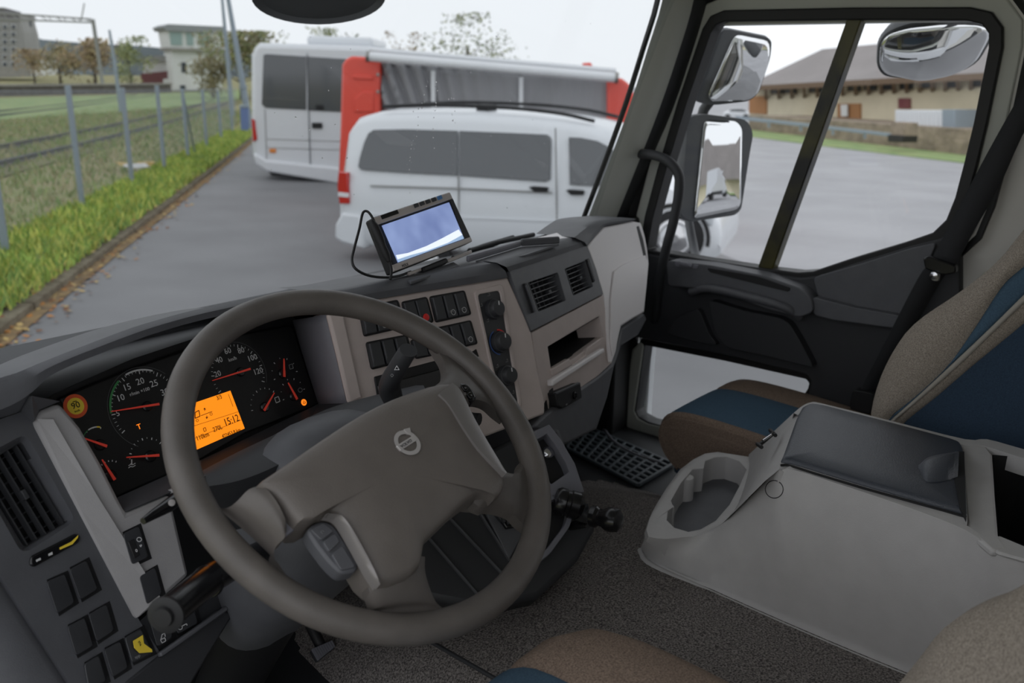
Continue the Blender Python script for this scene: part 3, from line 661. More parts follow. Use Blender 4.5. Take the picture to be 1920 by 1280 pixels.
# ---- passenger end
pp_px = [(1102, 461), (1112, 448), (1124, 435), (1133, 425), (1160, 420), (1187, 414), (1202, 417), (1209, 440), (1214, 466), (1217, 495), (1213, 540), (1208, 586), (1186, 598), (1165, 612), (1159, 636), (1156, 658), (1148, 680), (1139, 615), (1131, 552), (1116, 502)]
slab('passenger_panel', PP, pp_px, .012, 'pass', dash, .002, .004)
slab('panel_inset', PP.off(.002), [(1152, 508), (1168, 496), (1211, 478), (1216, 496), (1208, 584), (1186, 596), (1164, 610), (1158, 640), (1150, 668), (1146, 640), (1146, 560)], .004, 'pass', dash, .0045, .003)
lip('passenger_lip', [(1101, 461), (1122, 436), (1134, 424), (1160, 419), (1190, 413)], [(1077, 445), (1098, 428), (1117, 416), (1150, 411), (1186, 409)], PP, .12, dash, 'dark', .01)
slab('pull_slot', PP, [(1194, 425), (1198, 423), (1206, 448), (1214, 490), (1210, 493), (1203, 462)], .02, 'black', dash, .003, .001)
lathe('slot_screw', PP.p(1212, 502, .003), PP.n, [(.004, 0), (.004, .002), (.0005, .003)], 'steel', dash, 12)
q = [(1208, 586), (1214, 560), (1216, 600), (1212, 690), (1180, 725), (1150, 760), (1128, 800), (1050, 830), (1022, 790), (1022, 776), (1052, 752), (1120, 706), (1148, 682), (1156, 660), (1165, 614)]
slab('lower_panel', PP, [(1208, 586), (1214, 598), (1198, 628), (1166, 648), (1152, 690), (1140, 745), (1120, 805), (1060, 835), (1000, 800), (1022, 776), (1052, 752), (1120, 706), (1148, 682), (1156, 660), (1165, 614)], .04, 'dark', dash, -.012, .006)
# ---- top of the dash in front of the fascia: deck, tray, shoulder
deck = [(600, 548), (650, 543), (729, 527), (806, 515), (930, 492), (980, 476), (1030, 459), (1077, 444), (1098, 428), (1117, 416), (1150, 411)]
edge = [(600, 543), (655, 541), (735, 519), (810, 500), (885, 474), (930, 462), (978, 449), (1012, 442), (1050, 432), (1092, 418), (1120, 412)]
zt = [CE.p(*deck[0]).z-.004, CE.p(*deck[1]).z-.004, CE.p(*deck[2]).z-.004, CE.p(*deck[3]).z-.004]+[VT.p(*p).z-.004 for p in deck[4:8]]+[PP.p(*p).z-.004 for p in deck[8:]]
r0 = [PZ(x, y, z) for (x, y), z in zip(deck, zt)]; r1 = [PZ(x, y, z-.006) for (x, y), z in zip(edge, zt)]
grid('dash_deck', [cr(r0, 3), cr([a*.5+b*.5 for a, b in zip(r0, r1)], 3), cr(r1, 3), cr([p+V((.02, .10, -.05)) for p in r1], 3), cr([V((p.x+.05, 1.60, 1.72)) for p in r1], 3)], 'dark', dash, 40)
zz = PZ(980, 470, zt[5]).z
def tray():
    e = sub('deck_tray', dash); z = zt[5]+.004
    fl = [PZ(x, y, z-.001) for x, y in ((892, 489), (978, 462), (1048, 457), (984, 478), (918, 494))]
    slabpts('tray_floor', fl, [p-V((0, 0, .004)) for p in fl], 'dark', e)
    for nm, a, b, h, m in (('tray_back', (978, 462), (1050, 457), .014, 'dark'), ('tray_side', (880, 492), (978, 462), .011, 'lilac')):
        a, b = PZ(*a, z), PZ(*b, z); t = (b-a).normalized(); n = V((-t.y, t.x, 0))
        q = [a, b, b+V((0, 0, h)), a+V((0, 0, h))]; slabpts(nm, q, [p+n*.008+V((0, 0, 0 if i < 2 else .001)) for i, p in enumerate(q)], m, e, .003)
tray()
q = [PZ(x, y, zt[7]+.004) for x, y in ((1006, 445), (1050, 434), (1096, 419), (1090, 428), (1072, 446), (1040, 455))]
slabpts('deck_shoulder', q, [p+V((0, 0, -.01)) for p in q], 'pass', dash, .003)
# ================================================================ instrument cluster
clu = thing('instrument_cluster', CL.p(360, 850), 'black instrument cluster with red needles and amber display behind the wheel', 'instrument cluster')
slab('cluster_face', CL, face_px, .02, 'face', clu, 0, .003)
CF = CL
def dial(c_px, left_px, a0, a1, nt, major, labels, needle, parent, name='gauge', arcs=(), lw=.0005, tail=.004, nw=.0032, full=None, r_tick=.93):
    g = sub(name, parent)
    c = CF.p(*c_px); r = (CF.p(*left_px)-c).length
    if full: arc('dial_ring', c, CF, r, .0006, full[0], full[1], 'dim', g, 48, .0006)
    parts = []
    for i in range(nt+1):
        t = R(a0+(a1-a0)*i/nt); d = CF.u()*math.cos(t)+CF.v()*math.sin(t); s = CF.n.cross(d)
        L, w = (.10*r, .0011) if i % major == 0 else (.06*r, .0006)
        b = c+d*(r*r_tick); parts.append(quadbox([b+s*w/2+CF.n*.0006, b-s*w/2+CF.n*.0006, b-d*L-s*w/2+CF.n*.0006, b-d*L+s*w/2+CF.n*.0006], -CF.n*.0003))
    join('tick_marks', parts, 'white', g)
    for (b0, b1, m, w) in arcs: arc('color_band', c, CF, r*r_tick, w, b0, b1, m, g, 20, .0007)
    for s, x, y, h in labels: text('numerals', s, CF, x, y, h*1.3, 'white', g, .0006)
    n0, n1 = CF.p(*needle[0], .006), CF.p(*needle[1], .006)
    t = (n0-n1).normalized(); s = CF.n.cross(t)*nw/2
    f = [n0+s*.35, n0-s*.35, n1-s, n1+s]
    slabpts('needle', f, [p-CF.n*.0016 for p in f], 'needle', g)
    pc = n1+(n0-n1)*.22-CF.n*.004
    lathe('needle_hub', pc-CF.n*.003, CF.n, [(nw*2.2, 0), (nw*2.2, .003), (nw*1.7, .0045), (.0004, .0046)], 'gloss', g, 20)
    return g
dial((276, 763), (202, 771), 205, -10, 35, 5, [('5', 221, 775, 9), ('10', 226, 746, 10), ('15', 238, 726, 10), ('20', 263, 715, 10), ('25', 289, 719, 10), ('30', 309, 735, 10), ('r/min ×100', 262, 734, 5.5)], ((209, 771), (299, 757)), clu, 'rev_counter', ((120, 172, 'green', .0028), (60, 105, 'white', .0022)), full=(40, 235))
dial((447, 702), (394, 713), 200, -30, 28, 4, [('20', 408, 701, 9), ('40', 411, 675, 9), ('60', 427, 658, 9), ('80', 452, 657, 9), ('100', 473, 671, 9), ('120', 484, 696, 9), ('km/h', 436, 673, 5.5)], ((399, 713), (470, 691)), clu, 'speedometer', full=(-30, 150))
dial((534, 699), (509, 706), 190, -10, 6, 2, [], ((533, 672), (534, 706)), clu, nw=.0036)
dial((550, 737), (526, 744), 190, 0, 6, 2, [], ((541, 717), (558, 748)), clu, nw=.0036)
dial((500, 762), (468, 768), 175, 40, 8, 4, [], ((515, 736), (496, 769)), clu, nw=.0034)
dial((184, 830), (152, 834), 175, 60, 4, 4, [], ((155, 820), (201, 836)), clu, arcs=((110, 170, 'green', .0012), (75, 108, 'white', .0016), (62, 75, 'yellow', .0018)), nw=.0034)
dial((209, 890), (180, 896), 130, 50, 5, 1, [], ((192, 861), (216, 899)), clu, nw=.0036)
dial((279, 858), (240, 866), 178, 30, 10, 2, [], ((238, 857), (299, 853)), clu, nw=.0036)
# symbols and tell-tales
outline('temperature_symbol', [CF.p(x, y, .0006) for x, y in ((247, 861), (247, 871))], .0014, CF, 'white', clu, False)
for y in (871, 875): outline('temperature_symbol', [CF.p(x, yy, .0006) for x, yy in ((241, y+2), (245, y-1), (249, y), (254, y-3))], .0008, CF, 'white', clu, False)
outline('fuel_symbol', [CF.p(x, y, .0006) for x, y in ((515, 746), (522, 743), (525, 752), (518, 755))], .0012, CF, 'white', clu)
outline('oil_symbol', [CF.p(x, y, .0006) for x, y in ((542, 684), (548, 682), (550, 690), (544, 692))], .0009, CF, 'grey', clu)
outline('brake_symbol', [CF.p(563+4*math.cos(t), 731+4*math.sin(t), .0006) for t in [i*.63 for i in range(10)]], .0009, CF, 'grey', clu)
text('trailer_tell_tale', 'T', CF, 261, 800, 11, 'amber', clu, .0007)
c = CF.p(570, 754, .0006)
lathe('amber_tell_tale', c-CF.n*.0006, CF.n, [(.0052, 0), (.0052, .0008), (.0004, .0009)], 'amber', clu, 18)
outline('tell_tale_symbol', [c+CF.u()*x+CF.v()*y+CF.n*.0006 for x, y in ((-.0022, .001), (-.0018, -.002), (.0018, -.002), (.0022, .001))], .0008, CF, 'lcdink', clu, False)
outline('tell_tale_symbol', [c+CF.v()*y+CF.n*.0006 for y in (.0028, -.0004)], .0008, CF, 'lcdink', clu, False)
# speed sticker
st = sub('speed_sticker', clu, 'round orange and yellow sticker reading 90 km/h')
c = CF.p(142, 761, .001)
lathe('sticker_rim', c-CF.n*.001, CF.n, [(.0155, 0), (.0155, .0006), (.0004, .00065)], 'orange', st, 32)
lathe('sticker_disc', c-CF.n*.0008, CF.n, [(.0108, 0), (.0108, .0009), (.0004, .00095)], 'yellow', st, 32)
text('numerals', '90', CF, 142, 760, 13, 'black', st, .0018)
text('lettering', 'max', CF, 140, 752, 3.5, 'black', st, .0018)
text('lettering', 'km/h', CF, 145, 770, 4, 'black', st, .0018)
# amber display
ld = sub('trip_display', clu, 'amber backlit display')
slab('display', CF, [(338, 764), (432, 732), (459, 803), (350, 851)], .004, 'lcd', ld, .0012)
for s, x, y, h in (('3/3', 411, 745, 9), ('15:12', 434, 788, 15), ('270L', 408, 803, 10), ('110km', 380, 818, 10), ('422453.8 km', 434, 812, 8.5)):
    text('digits', s, CF, x, y, h, 'lcdink', ld, .002, None, .82 if len(s) < 8 else .75)
for a, b in (((352, 802), (452, 770)), ((356, 825), (455, 786)), ((428, 738), (437, 762))):
    outline('rule', [CF.p(*a, .002), CF.p(*b, .002)], .0005, CF, 'lcdink', ld, False)
outline('truck_symbol', [CF.p(x, y, .002) for x, y in ((366, 784), (366, 773), (373, 769), (375, 780))], .0012, CF, 'lcdink', ld)
outline('truck_symbol', [CF.p(x, y, .002) for x, y in ((377, 779), (398, 771))], .0008, CF, 'lcdink', ld, False)
for x, y in ((370, 788), (396, 776)): outline('truck_symbol', [CF.p(x+2.4*math.cos(t), y+2.4*math.sin(t), .002) for t in [i*.8 for i in range(8)]], .0006, CF, 'lcdink', ld)
for x, y, dy in ((384, 770, -5), (388, 779, 5)):
    outline('truck_symbol', [CF.p(x, y, .002), CF.p(x-.3, y+dy, .002)], .0008, CF, 'lcdink', ld, False)
    outline('truck_symbol', [CF.p(x-2, y+dy*.5, .002), CF.p(x-.3, y+dy*1.1, .002), CF.p(x+2, y+dy*.4, .002)], .0008, CF, 'lcdink', ld, False)
outline('pump_symbol', [CF.p(x, y, .002) for x, y in ((381, 803), (385, 801), (387, 807), (383, 809))], .0008, CF, 'lcdink', ld)
# ================================================================ steering wheel and column
WC = V((-.525, .751, 1.818)); WN = V((0, -.623, .782)).normalized(); WU = V((0, .782, .623)).normalized(); WR = V((1, 0, 0))
WP = Pl(WC, WN)
sw = thing('steering_wheel', WC-WN*.05, 'worn dark grey four-spoke truck steering wheel with a round silver badge', 'steering wheel')
NR, NT = 96, 18
rows = []
for i in range(NR+1):
    t = 2*math.pi*i/NR; d = WR*math.cos(t)+WU*math.sin(t)
    rows.append([WC+d*(.225+.0168*math.cos(2*math.pi*j/NT))+WN*(.0162*math.sin(2*math.pi*j/NT)) for j in range(NT)])
grid('rim', rows, 'wheel', sw, 180, True)
H1 = .045                         # height of the hub pad above the rim plane
hub_px = [(473, 911), (490, 898), (511, 886), (552, 857), (595, 827), (637, 799), (680, 772), (710, 757), (739, 744), (772, 732), (806, 721), (830, 716), (846, 715), (858, 720), (864, 730), (872, 752), (890, 784), (915, 828), (938, 866), (951, 888), (950, 905), (944, 926), (934, 935), (915, 925), (900, 912), (872, 942), (838, 975), (806, 1004), (792, 1020), (791, 1040), (794, 1068), (770, 1077), (738, 1088), (709, 1098), (694, 1074), (676, 1042), (656, 1008), (640, 978), (626, 964), (612, 960), (596, 966), (578, 977), (557, 989), (540, 958), (522, 934), (505, 920), (490, 911)]
hp = [WP.p(x, y, H1) for x, y in hub_px]
hp = [hp[i]*.5+(hp[i-1]+hp[(i+1) % len(hp)])*.25 for i in range(len(hp))]
hc = WP.p(735, 900, H1)
prof = [(.99, -.045), (1.0, -.012), (.992, -.004), (.97, .001), (.93, .004), (.82, .008), (.62, .011), (.4, .013), (.2, .0135), (.02, .0135)]
grid('hub_pad', [[hc+(p-hc)*s+WN*h for p in hp] for s, h in prof], 'hub', sw, 40, True, caps=True)
# ridges at both sides of the pad, edge highlight put into a lighter colour
def ridge(name, outer, inner, m, h0=.006, h1=.012):
    a = cr([WP.p(x, y, H1+h0) for x, y in outer], 3); b = cr([WP.p(x, y, H1+h1) for x, y in inner], 3)
    grid(name, [[p-WN*.012 for p in a], a, [p*.5+q*.5+WN*.002 for p, q in zip(a, b)], b, [q-WN*.012 for q in b]], m, sw, 40)
ridge('pad_ridge', [(848, 717), (864, 732), (890, 784), (915, 828), (938, 866), (950, 886)], [(823, 738), (842, 758), (868, 800), (896, 840), (924, 868), (948, 888)], 'silver')
ridge('pad_ridge', [(610, 964), (628, 968), (642, 984), (676, 1044), (694, 1076), (708, 1097)], [(618, 962), (640, 966), (660, 990), (688, 1040), (704, 1072), (713, 1095)], 'silver')
# spokes: a pair of edge curves from pad to rim
def spoke(e1, e2, h1, parent=sw, n=5, th=.02, m='wheel'):
    """edge pixel lists from hub to rim, heights above the rim plane per point"""
    a = cr([WP.p(x, y, h) for (x, y), h in zip(e1, h1)], n); b = cr([WP.p(x, y, h) for (x, y), h in zip(e2, h1)], n)
    rows = [[p-WN*th for p in a], [p-WN*.004 for p in a]]
    for k in range(1, 8):
        t = k/8; rows.append([p*(1-t)+q*t+WN*(.006*math.sin(math.pi*t)) for p, q in zip(a, b)])
    rows += [[q-WN*.004 for q in b], [q-WN*th for q in b]]
    return grid('spoke', rows, m, parent, 50)
spoke([(806, 728), (828, 712), (838, 696), (836, 676), (824, 655), (815, 640)], [(878, 768), (884, 752), (896, 746), (916, 752), (934, 768), (950, 780)], (.030, .028, .02, .01, .0, -.004))
spoke([(935, 878), (952, 882), (966, 884), (976, 876), (980, 862), (990, 850)], [(890, 938), (905, 948), (930, 948), (962, 958), (978, 974), (992, 985)], (.030, .028, .02, .01, .0, -.004))
spoke([(800, 1040), (800, 1066), (808, 1096), (820, 1124), (836, 1138), (860, 1150)], [(690, 1076), (694, 1100), (702, 1122), (704, 1138), (692, 1146), (670, 1160)], (.030, .028, .02, .01, .0, -.004))
spoke([(540, 985), (536, 1004), (522, 1018), (516, 1034), (522, 1056), (540, 1075)], [(490, 906), (468, 914), (446, 936), (428, 948), (405, 945), (375, 930)], (.042, .038, .026, .012, .0, -.004))
# badge: ring, arrow and bar
em = sub('badge', sw, 'round silver badge with arrow and bar')
ec = WP.p(762, 832, H1+.0125); ME = Pl(ec, WN)
ro = .0163
arc('badge_ring', ec, ME, ro*.86, ro*.30, 0, 360, 'badge', em, 40, .003)
bu = (ME.p(784, 818)-ME.p(741, 845)).normalized(); bv = WN.cross(bu)
f = [ec+bu*a*ro+bv*b*ro+WN*.0035 for a, b in ((-.95, -.22), (.95, -.22), (.95, .22), (-.95, .22))]
slabpts('badge_bar', f, [p-WN*.003 for p in f], 'badge', em, .0004)
d1 = (ME.p(764, 800)-ME.p(757, 812)).normalized(); s1 = WN.cross(d1); q = ec+(ME.p(762, 806)-ec).normalized()*ro*.93
f = [q+d1*.007+WN*.0035, q+s1*.005+WN*.0035, q+s1*.0018-d1*.002+WN*.0035, q-s1*.0018-d1*.002+WN*.0035, q-s1*.005+WN*.0035]
slabpts('badge_arrow', f, [p-WN*.003 for p in f], 'badge', em)
text('lettering', 'VOLVO', ME, 762, 831, 7, 'darker', em, .0038, (43, -27), 1.1)
# button pads on the wheel
def pad(poly, btns, h, m='dark'):
    e = sub('button_pad', sw)
    c = fillet([WP.p(x, y, h) for x, y in poly], .006, 3)
    slabpts('pad_body', c, [p-WN*.02 for p in c], m, e, .003)
    for q in btns:
        f = fillet([WP.p(x, y, h+.003) for x, y in q], .003, 3); slabpts('button', f, [p-WN*.004 for p in f], m, e, .0012)
    return e
e = pad([(574, 993), (590, 980), (610, 974), (630, 986), (654, 1024), (673, 1058), (668, 1070), (640, 1075), (616, 1052), (590, 1018)], [[(582, 992), (606, 979), (626, 995), (603, 1012)], [(606, 1015), (628, 999), (638, 1014), (618, 1034)], [(622, 1038), (642, 1022), (667, 1062), (640, 1068)]], .034)
text('symbol', 'C', WP, 604, 997, 6, 'grey', e, .0378, (6, 3))
e = pad([(860, 718), (872, 716), (886, 728), (896, 746), (884, 752), (872, 738)], [[(864, 721), (872, 719), (880, 729), (872, 734)], [(875, 738), (883, 733), (892, 744), (883, 748)]], .032, 'gloss')
text('symbol', '=', WP, 873, 727, 6, 'grey', e, .036); text('symbol', '+', WP, 884, 741, 6, 'grey', e, .036)
# flap with a pale edge in the left spoke
slab('spoke_insert', WP, [(500, 950), (520, 934), (558, 988), (536, 1004)], .008, 'lilac', sw, .030, .002)
bar('insert_edge', WP.p(500, 952, .031), WP.p(534, 1006, .030), .002, .003, WN, 'silver', sw)
# ---- column
co = thing('steering_column', (-.525, .95, 1.40), 'dark steering column shroud with black stalks behind the wheel', 'steering column')
ax = -WN
def ell(c, rx, ru, n=28, sq=2.6):
    out = []
    for j in range(n):
        t = 2*math.pi*j/n; cx, cy = math.cos(t), math.sin(t)
        out.append(c+WR*rx*math.copysign(abs(cx)**(2/sq), cx)+WU*ru*math.copysign(abs(cy)**(2/sq), cy))
    return out
grid('column_shroud', [ell(WC+ax*.03, .06, .05), ell(WC+ax*.045+WU*.0, .085, .075), ell(WC+ax*.07+WU*.012, .105, .085), ell(WC+ax*.16+WU*.015, .11, .085), ell(WC+ax*.26, .10, .075), ell(WC+ax*.42, .08, .06)], 'dark', co, 50, True, caps=True)
lathe('column_tube', WC+ax*.38, ax+V((0, 0, -.25)), [(.06, 0), (.055, .1), (.05, .25), (.05, .34)], 'black', co, 20)
# long cover from the column top to the binnacle
a = [(376, 886), (440, 850), (520, 812), (610, 768), (690, 744), (780, 722)]; b = [(388, 912), (450, 900), (520, 872), (610, 820), (700, 770), (800, 735)]
A = cr([WP.p(x, y, -.105) for x, y in a], 4); B = cr([WP.p(x, y, -.055) for x, y in b], 4)
grid('column_cover', [[p+V((0, .05, -.03)) for p in A], A, [p*.5+q*.5+WN*.008 for p, q in zip(A, B)], B, [q-WN*.03+V((0, -.03, -.03)) for q in B]], 'darker', co, 50)
# stalks
s = tube('light_stalk', [PD(312, 1152, .80), PD(340, 1128, .825), PD(398, 1082, .89), PD(440, 1060, .95), PD(500, 1030, 1.0)], [.0155, .0155, .016, .0145, .014], 'gloss', co, 18)
c0, c1 = PD(312, 1152, .80), PD(340, 1128, .825); dd = (c0-c1).normalized()
lathe('stalk_end', c0-dd*.004, dd, [(.0165, 0), (.018, .003), (.018, .006), (.013, .008), (.010, .008), (.009, .012), (.0005, .0125)], 'black', co, 24)
lathe('stalk_collar', PD(392, 1088, .885), dd, [(.0165, 0), (.018, .003), (.0165, .007)], 'gloss', co, 24)
tube('column_lever', [PD(268, 977, .90), PD(285, 966, .91), PD(318, 946, .93), PD(345, 925, .96), PD(370, 905, 1.0)], [.0035, .005, .0075, .008, .008], 'gloss', co, 12)
lathe('lever_screw', PD(322, 942, .916), (CAM-PD(321, 941, .9)), [(.0036, 0), (.0036, .003), (.0005, .0032)], 'silver', co, 14)
s = tube('wiper_stalk', [PD(742, 760, 1.12), PD(731, 728, 1.11), PD(733, 712, 1.10), PD(744, 692, 1.09), PD(757, 670, 1.08), PD(766, 656, 1.075)], [.013, .0165, .0165, .0155, .015, .0145], 'darker', co, 16, 3, flat=.75)
c = PD(766, 659, 1.055); WS = Pl(PD(752, 690, 1.072), (CAM-PD(752, 690, 1.07)))
text('symbol', '≡', WS, 762, 661, 9, 'grey', co, .004, (6, -10)); text('symbol', '△', WS, 744, 690, 8, 'white', co, .004); text('symbol', '◇', WS, 735, 704, 5, 'grey', co, .004)
tube('cruise_stalk', [PD(868, 776, 1.12), PD(884, 784, 1.10), PD(899, 786, 1.095)], [.006, .008, .0085], 'black', co, 12)
# ================================================================ floor and tunnel
FZ = 1.235
fl = struct(box('floor', (-1.02, -.6, FZ-.03), (.98, 1.50, FZ), 'darker'), 'dark cab floor with a carpeted engine tunnel')
prof = [(-.42, FZ-.01), (-.38, 1.27), (-.32, 1.34), (-.24, 1.375), (-.1, 1.39), (.1, 1.395), (.28, 1.392), (.38, 1.375), (.48, 1.33), (.58, 1.27), (.66, FZ-.01)]
rows = []
for y, dz, sx in ((-.55, .0, 1), (.2, 0, 1), (.6, 0, 1), (.8, -.006, 1.0), (.95, -.03, 1.06), (1.1, -.07, 1.12), (1.25, -.11, 1.18), (1.45, -.13, 1.2)):
    rows.append(cr([V((x*sx if x > 0 else x, y, max(FZ-.01, z+dz if z > FZ else z))) for x, z in prof], 4))
grid('tunnel_carpet', rows, 'carpet', fl, 180)
bar('carpet_seam', PZ(716, 1150, 1.36), PZ(960, 1290, 1.392), .006, .006, (0, 0, 1), 'darker', fl, .002)
# rubber mat in the passenger footwell
mt = thing('rubber_mat', PZ(1180, 870, FZ), 'grey gridded rubber mat in the passenger footwell by the door', 'floor mat')
Pm = Pl((0, 0, FZ+.004), (0, 0, 1)); Q = [(1062, 842), (1092, 798), (1262, 872), (1197, 912)]   # B A D C
fm_ = [Pm.p(*p) for p in Q]; slabpts('mat_base', fm_, [p-V((0, 0, .008)) for p in fm_], 'black', mt)
def mp(s, t): a, b, c, d = fm_; return (a*(1-t)+b*t)*(1-s)+(d*(1-t)+c*t)*s
for k in range(11): bar('ridge', mp(k/10, 0)+V((0, 0, .004)), mp(k/10, 1)+V((0, 0, .004)), .009, .010, (0, 0, 1), 'rubbermat', mt, .002)
for k in range(8): bar('ridge', mp(0, k/7)+V((0, 0, .004)), mp(1, k/7)+V((0, 0, .004)), .010, .009, (0, 0, 1), 'rubbermat', mt, .002)
tube('sill_strip', [PZ(1128, 798, FZ+.01), PZ(1150, 828, FZ+.01), PZ(1190, 852, FZ+.01), PZ(1238, 868, FZ+.01)], .006, 'lilac', fl, 8, 3)
# accelerator pedal
pe = thing('accelerator_pedal', PX(606, 1225, -.35), 'ribbed grey accelerator pedal below the steering wheel rim', 'pedal')
PE = plane(PX(606, 1218, -.35), 0, 48)
slab('pedal_plate', PE, [(583, 1217), (622, 1200), (630, 1212), (596, 1240)], .012, 'darker', pe, 0, .003)
for k in range(9):
    t = (k+.5)/9; bar('rib', PE.p(584+38*t, 1217-16*t, .002), PE.p(596+32*t, 1238-26*t, .002), .004, .005, PE.n, 'lilac', pe)
tube('pedal_arm', [PE.p(606, 1220, -.01), PX(610, 1195, -.35)+V((0, .06, .03)), V((-.35, 1.28, 1.40))], .010, 'black', pe, 8)
# ================================================================ lower console with parking brake
lc = thing('lower_console', V((-.05, .98, 1.39)), 'dark pedestal below the dash with socket and parking brake lever', 'pedestal')
LC = plane(PX(1040, 860, .0), -28, 46)
slab('pedestal_body', LC, [(800, 940), (880, 860), (1000, 800), (1050, 800), (1092, 915), (1120, 985), (1085, 1050), (1010, 1120), (900, 1140), (800, 1120), (770, 1030)], .16, 'darker', lc, -.02, .01)
fr_o = [(1000, 808), (1030, 795), (1051, 822), (1078, 868), (1096, 922), (1040, 935), (1006, 900)]; fr_i = [(1006, 824), (1026, 812), (1040, 832), (1060, 866), (1067, 884), (1034, 907), (1018, 890)]
ring('socket_surround', [LC.p(x, y, .006) for x, y in fr_o], [LC.p(x, y, .006) for x, y in fr_i], -LC.n*.03, 'lilac', lc, .003)
slab('socket_tray', LC, fr_i, .004, 'black', lc, -.018)
lathe('socket', LC.p(1026, 850, -.016), LC.n, [(.011, 0), (.011, .006), (.009, .008), (.006, .010), (.0005, .0105)], 'chrome', lc, 18)
ring('lever_surround', fillet([LC.p(x, y, .006) for x, y in ((1000, 950), (1062, 912), (1078, 930), (1070, 985), (1030, 1040), (1000, 1060))], .01, 3), fillet([LC.p(x, y, .006) for x, y in ((1004, 960), (1058, 922), (1070, 935), (1060, 982), (1026, 1028), (1004, 1044))], .008, 3), -LC.n*.02, 'lilac', lc, .002)
slab('lever_well', LC, [(1004, 960), (1058, 922), (1070, 935), (1060, 982), (1026, 1028), (1004, 1044)], .004, 'black', lc, -.01)
for a, b in (((838, 966), (940, 1074)), ((896, 956), (955, 1050)), ((800, 1004), (900, 1120))):
    bar('panel_edge', LC.p(*a, -.017), LC.p(*b, -.017), .003, .006, LC.n, 'dark', lc)
slab('tray_panel', LC, [(905, 950), (960, 930), (990, 985), (955, 1048)], .008, 'dark', lc, -.012, .002)
slab('cable_clip', LC, [(928, 962), (945, 952), (958, 968), (942, 978)], .012, 'darker', lc, -.002, .002)
slab('fuse_block', LC, [(934, 966), (968, 956), (975, 985), (950, 990)], .01, 'gloss', lc, -.002, .002)
for k, m in enumerate(('red', 'black', 'grey')): slab('fuse', LC, [(940+9*k, 966+3*k), (946+9*k, 964+3*k), (949+9*k, 978+3*k), (943+9*k, 980+3*k)], .006, 'darker' if m != 'grey' else 'steel', lc, .004, .001)
# lever: ribbed barrel, shaft and knob
b0, b1 = PX(1052, 940, -.055), PX(1096, 952, -.03)
bd = (b1-b0).normalized()
lathe('lever_barrel', b0-bd*.01, bd, [(.020, 0), (.024, .006), (.024, .016), (.022, .018), (.022, .024), (.024, .026), (.024, .040), (.019, .046), (.010, .050)], 'gloss', lc, 24)
tube('lever_shaft', [b1-bd*.004, PX(1098, 962, -.03), PX(1112, 968, -.03)], [.012, .010, .011], 'darker', lc, 12)
k0, k1 = PX(1106, 966, -.03), PX(1166, 978, -.02); kd = (k1-k0).normalized(); L = (k1-k0).length
lathe('lever_knob', k0, kd, [(.011, 0), (.018, .004), (.0185, L*.22), (.0145, L*.30), (.0150, L*.40), (.0200, L*.55), (.0210, L*.72), (.0190, L*.88), (.011, L*.98), (.0005, L)], 'gloss', lc, 22)
tube('lever_trigger', [PX(1058, 990, -.03), PX(1080, 984, -.035), PX(1100, 985, -.035)], [.006, .008, .004], 'gloss', lc, 10)
# ================================================================ centre console
cc_ = thing('center_console', (.28, .45, 1.39), 'light grey plastic centre console with black padded lid and cup tray', 'console')
Z0, ZR, ZT = 1.385, 1.462, 1.65
def loop(px, z): return [PZ(x, y, z) for x, y in px]
base = [(1203, 1034), (1222, 1062), (1330, 1112), (1450, 1166), (1575, 1220), (1708, 1275), (1860, 1335), (2060, 1400)]
crest = [(1216, 1006), (1246, 1010), (1302, 1006), (1352, 984), (1430, 908), (1464, 880), (1500, 884), (1560, 903), (1627, 925), (1720, 957), (1812, 994), (1866, 1032), (1920, 1048), (2060, 1100)]
czs = [ZR, ZR, ZR, ZR+.025, ZR+.14, ZT, ZT, ZT, ZT, ZT, ZT, ZT-.004, ZT-.004, ZT-.004]
def resamp(pts, n):
    L = [0]
    for a, b in zip(pts, pts[1:]): L.append(L[-1]+(b-a).length)
    out = []; j = 0
    for i in range(n):
        s = L[-1]*i/(n-1)
        while j < len(L)-2 and L[j+1] < s: j += 1
        out.append(pts[j]+(pts[j+1]-pts[j])*((s-L[j])/max(1e-9, L[j+1]-L[j])))
    return out
B_ = resamp(cr(loop(base, Z0), 4), 48); C_ = resamp(cr([PZ(x, y, z) for (x, y), z in zip(crest, czs)], 4), 48)
rows = [[p+V((-.004, 0, -.012)) for p in B_], [p+V((-.006, 0, .002)) for p in B_], [p+V((.002, 0, .012)) for p in B_], [p*.9+q*.1+V((-.0, 0, .0)) for p, q in zip(B_, C_)]]
for t in (.35, .6, .8, .92): rows.append([p*(1-t)+q*t+V((-.012*math.sin(math.pi*t), 0, .004*math.sin(math.pi*t))) for p, q in zip(B_, C_)])
rows += [C_, [q+V((.012, .0, .001)) for q in C_]]
grid('side_shell', rows, 'console', cc_, 50)
tube('base_flange', [p+V((-.004, 0, .004)) for p in B_], .0065, 'console', cc_, 10)
inner_px = [(1250, 975), (1252, 958), (1262, 950), (1258, 938), (1276, 906), (1298, 880), (1319, 878), (1322, 864), (1340, 857), (1362, 856), (1386, 864), (1400, 880), (1386, 912), (1368, 946), (1342, 976), (1314, 992), (1290, 997), (1264, 989)]
outer_px = [(1216, 1006), (1212, 992), (1218, 972), (1228, 950), (1250, 914), (1275, 880), (1300, 861), (1322, 850), (1345, 847), (1385, 853), (1404, 856), (1412, 882), (1402, 930), (1384, 965), (1352, 986), (1322, 1000), (1296, 1006), (1246, 1010)]
o_ = loop(outer_px, ZR); i_ = loop(inner_px, ZR); k = len(o_)
ob_ = loop([(1203, 1034), (1203, 1020), (1208, 1000), (1218, 975), (1240, 940), (1268, 902)], Z0)
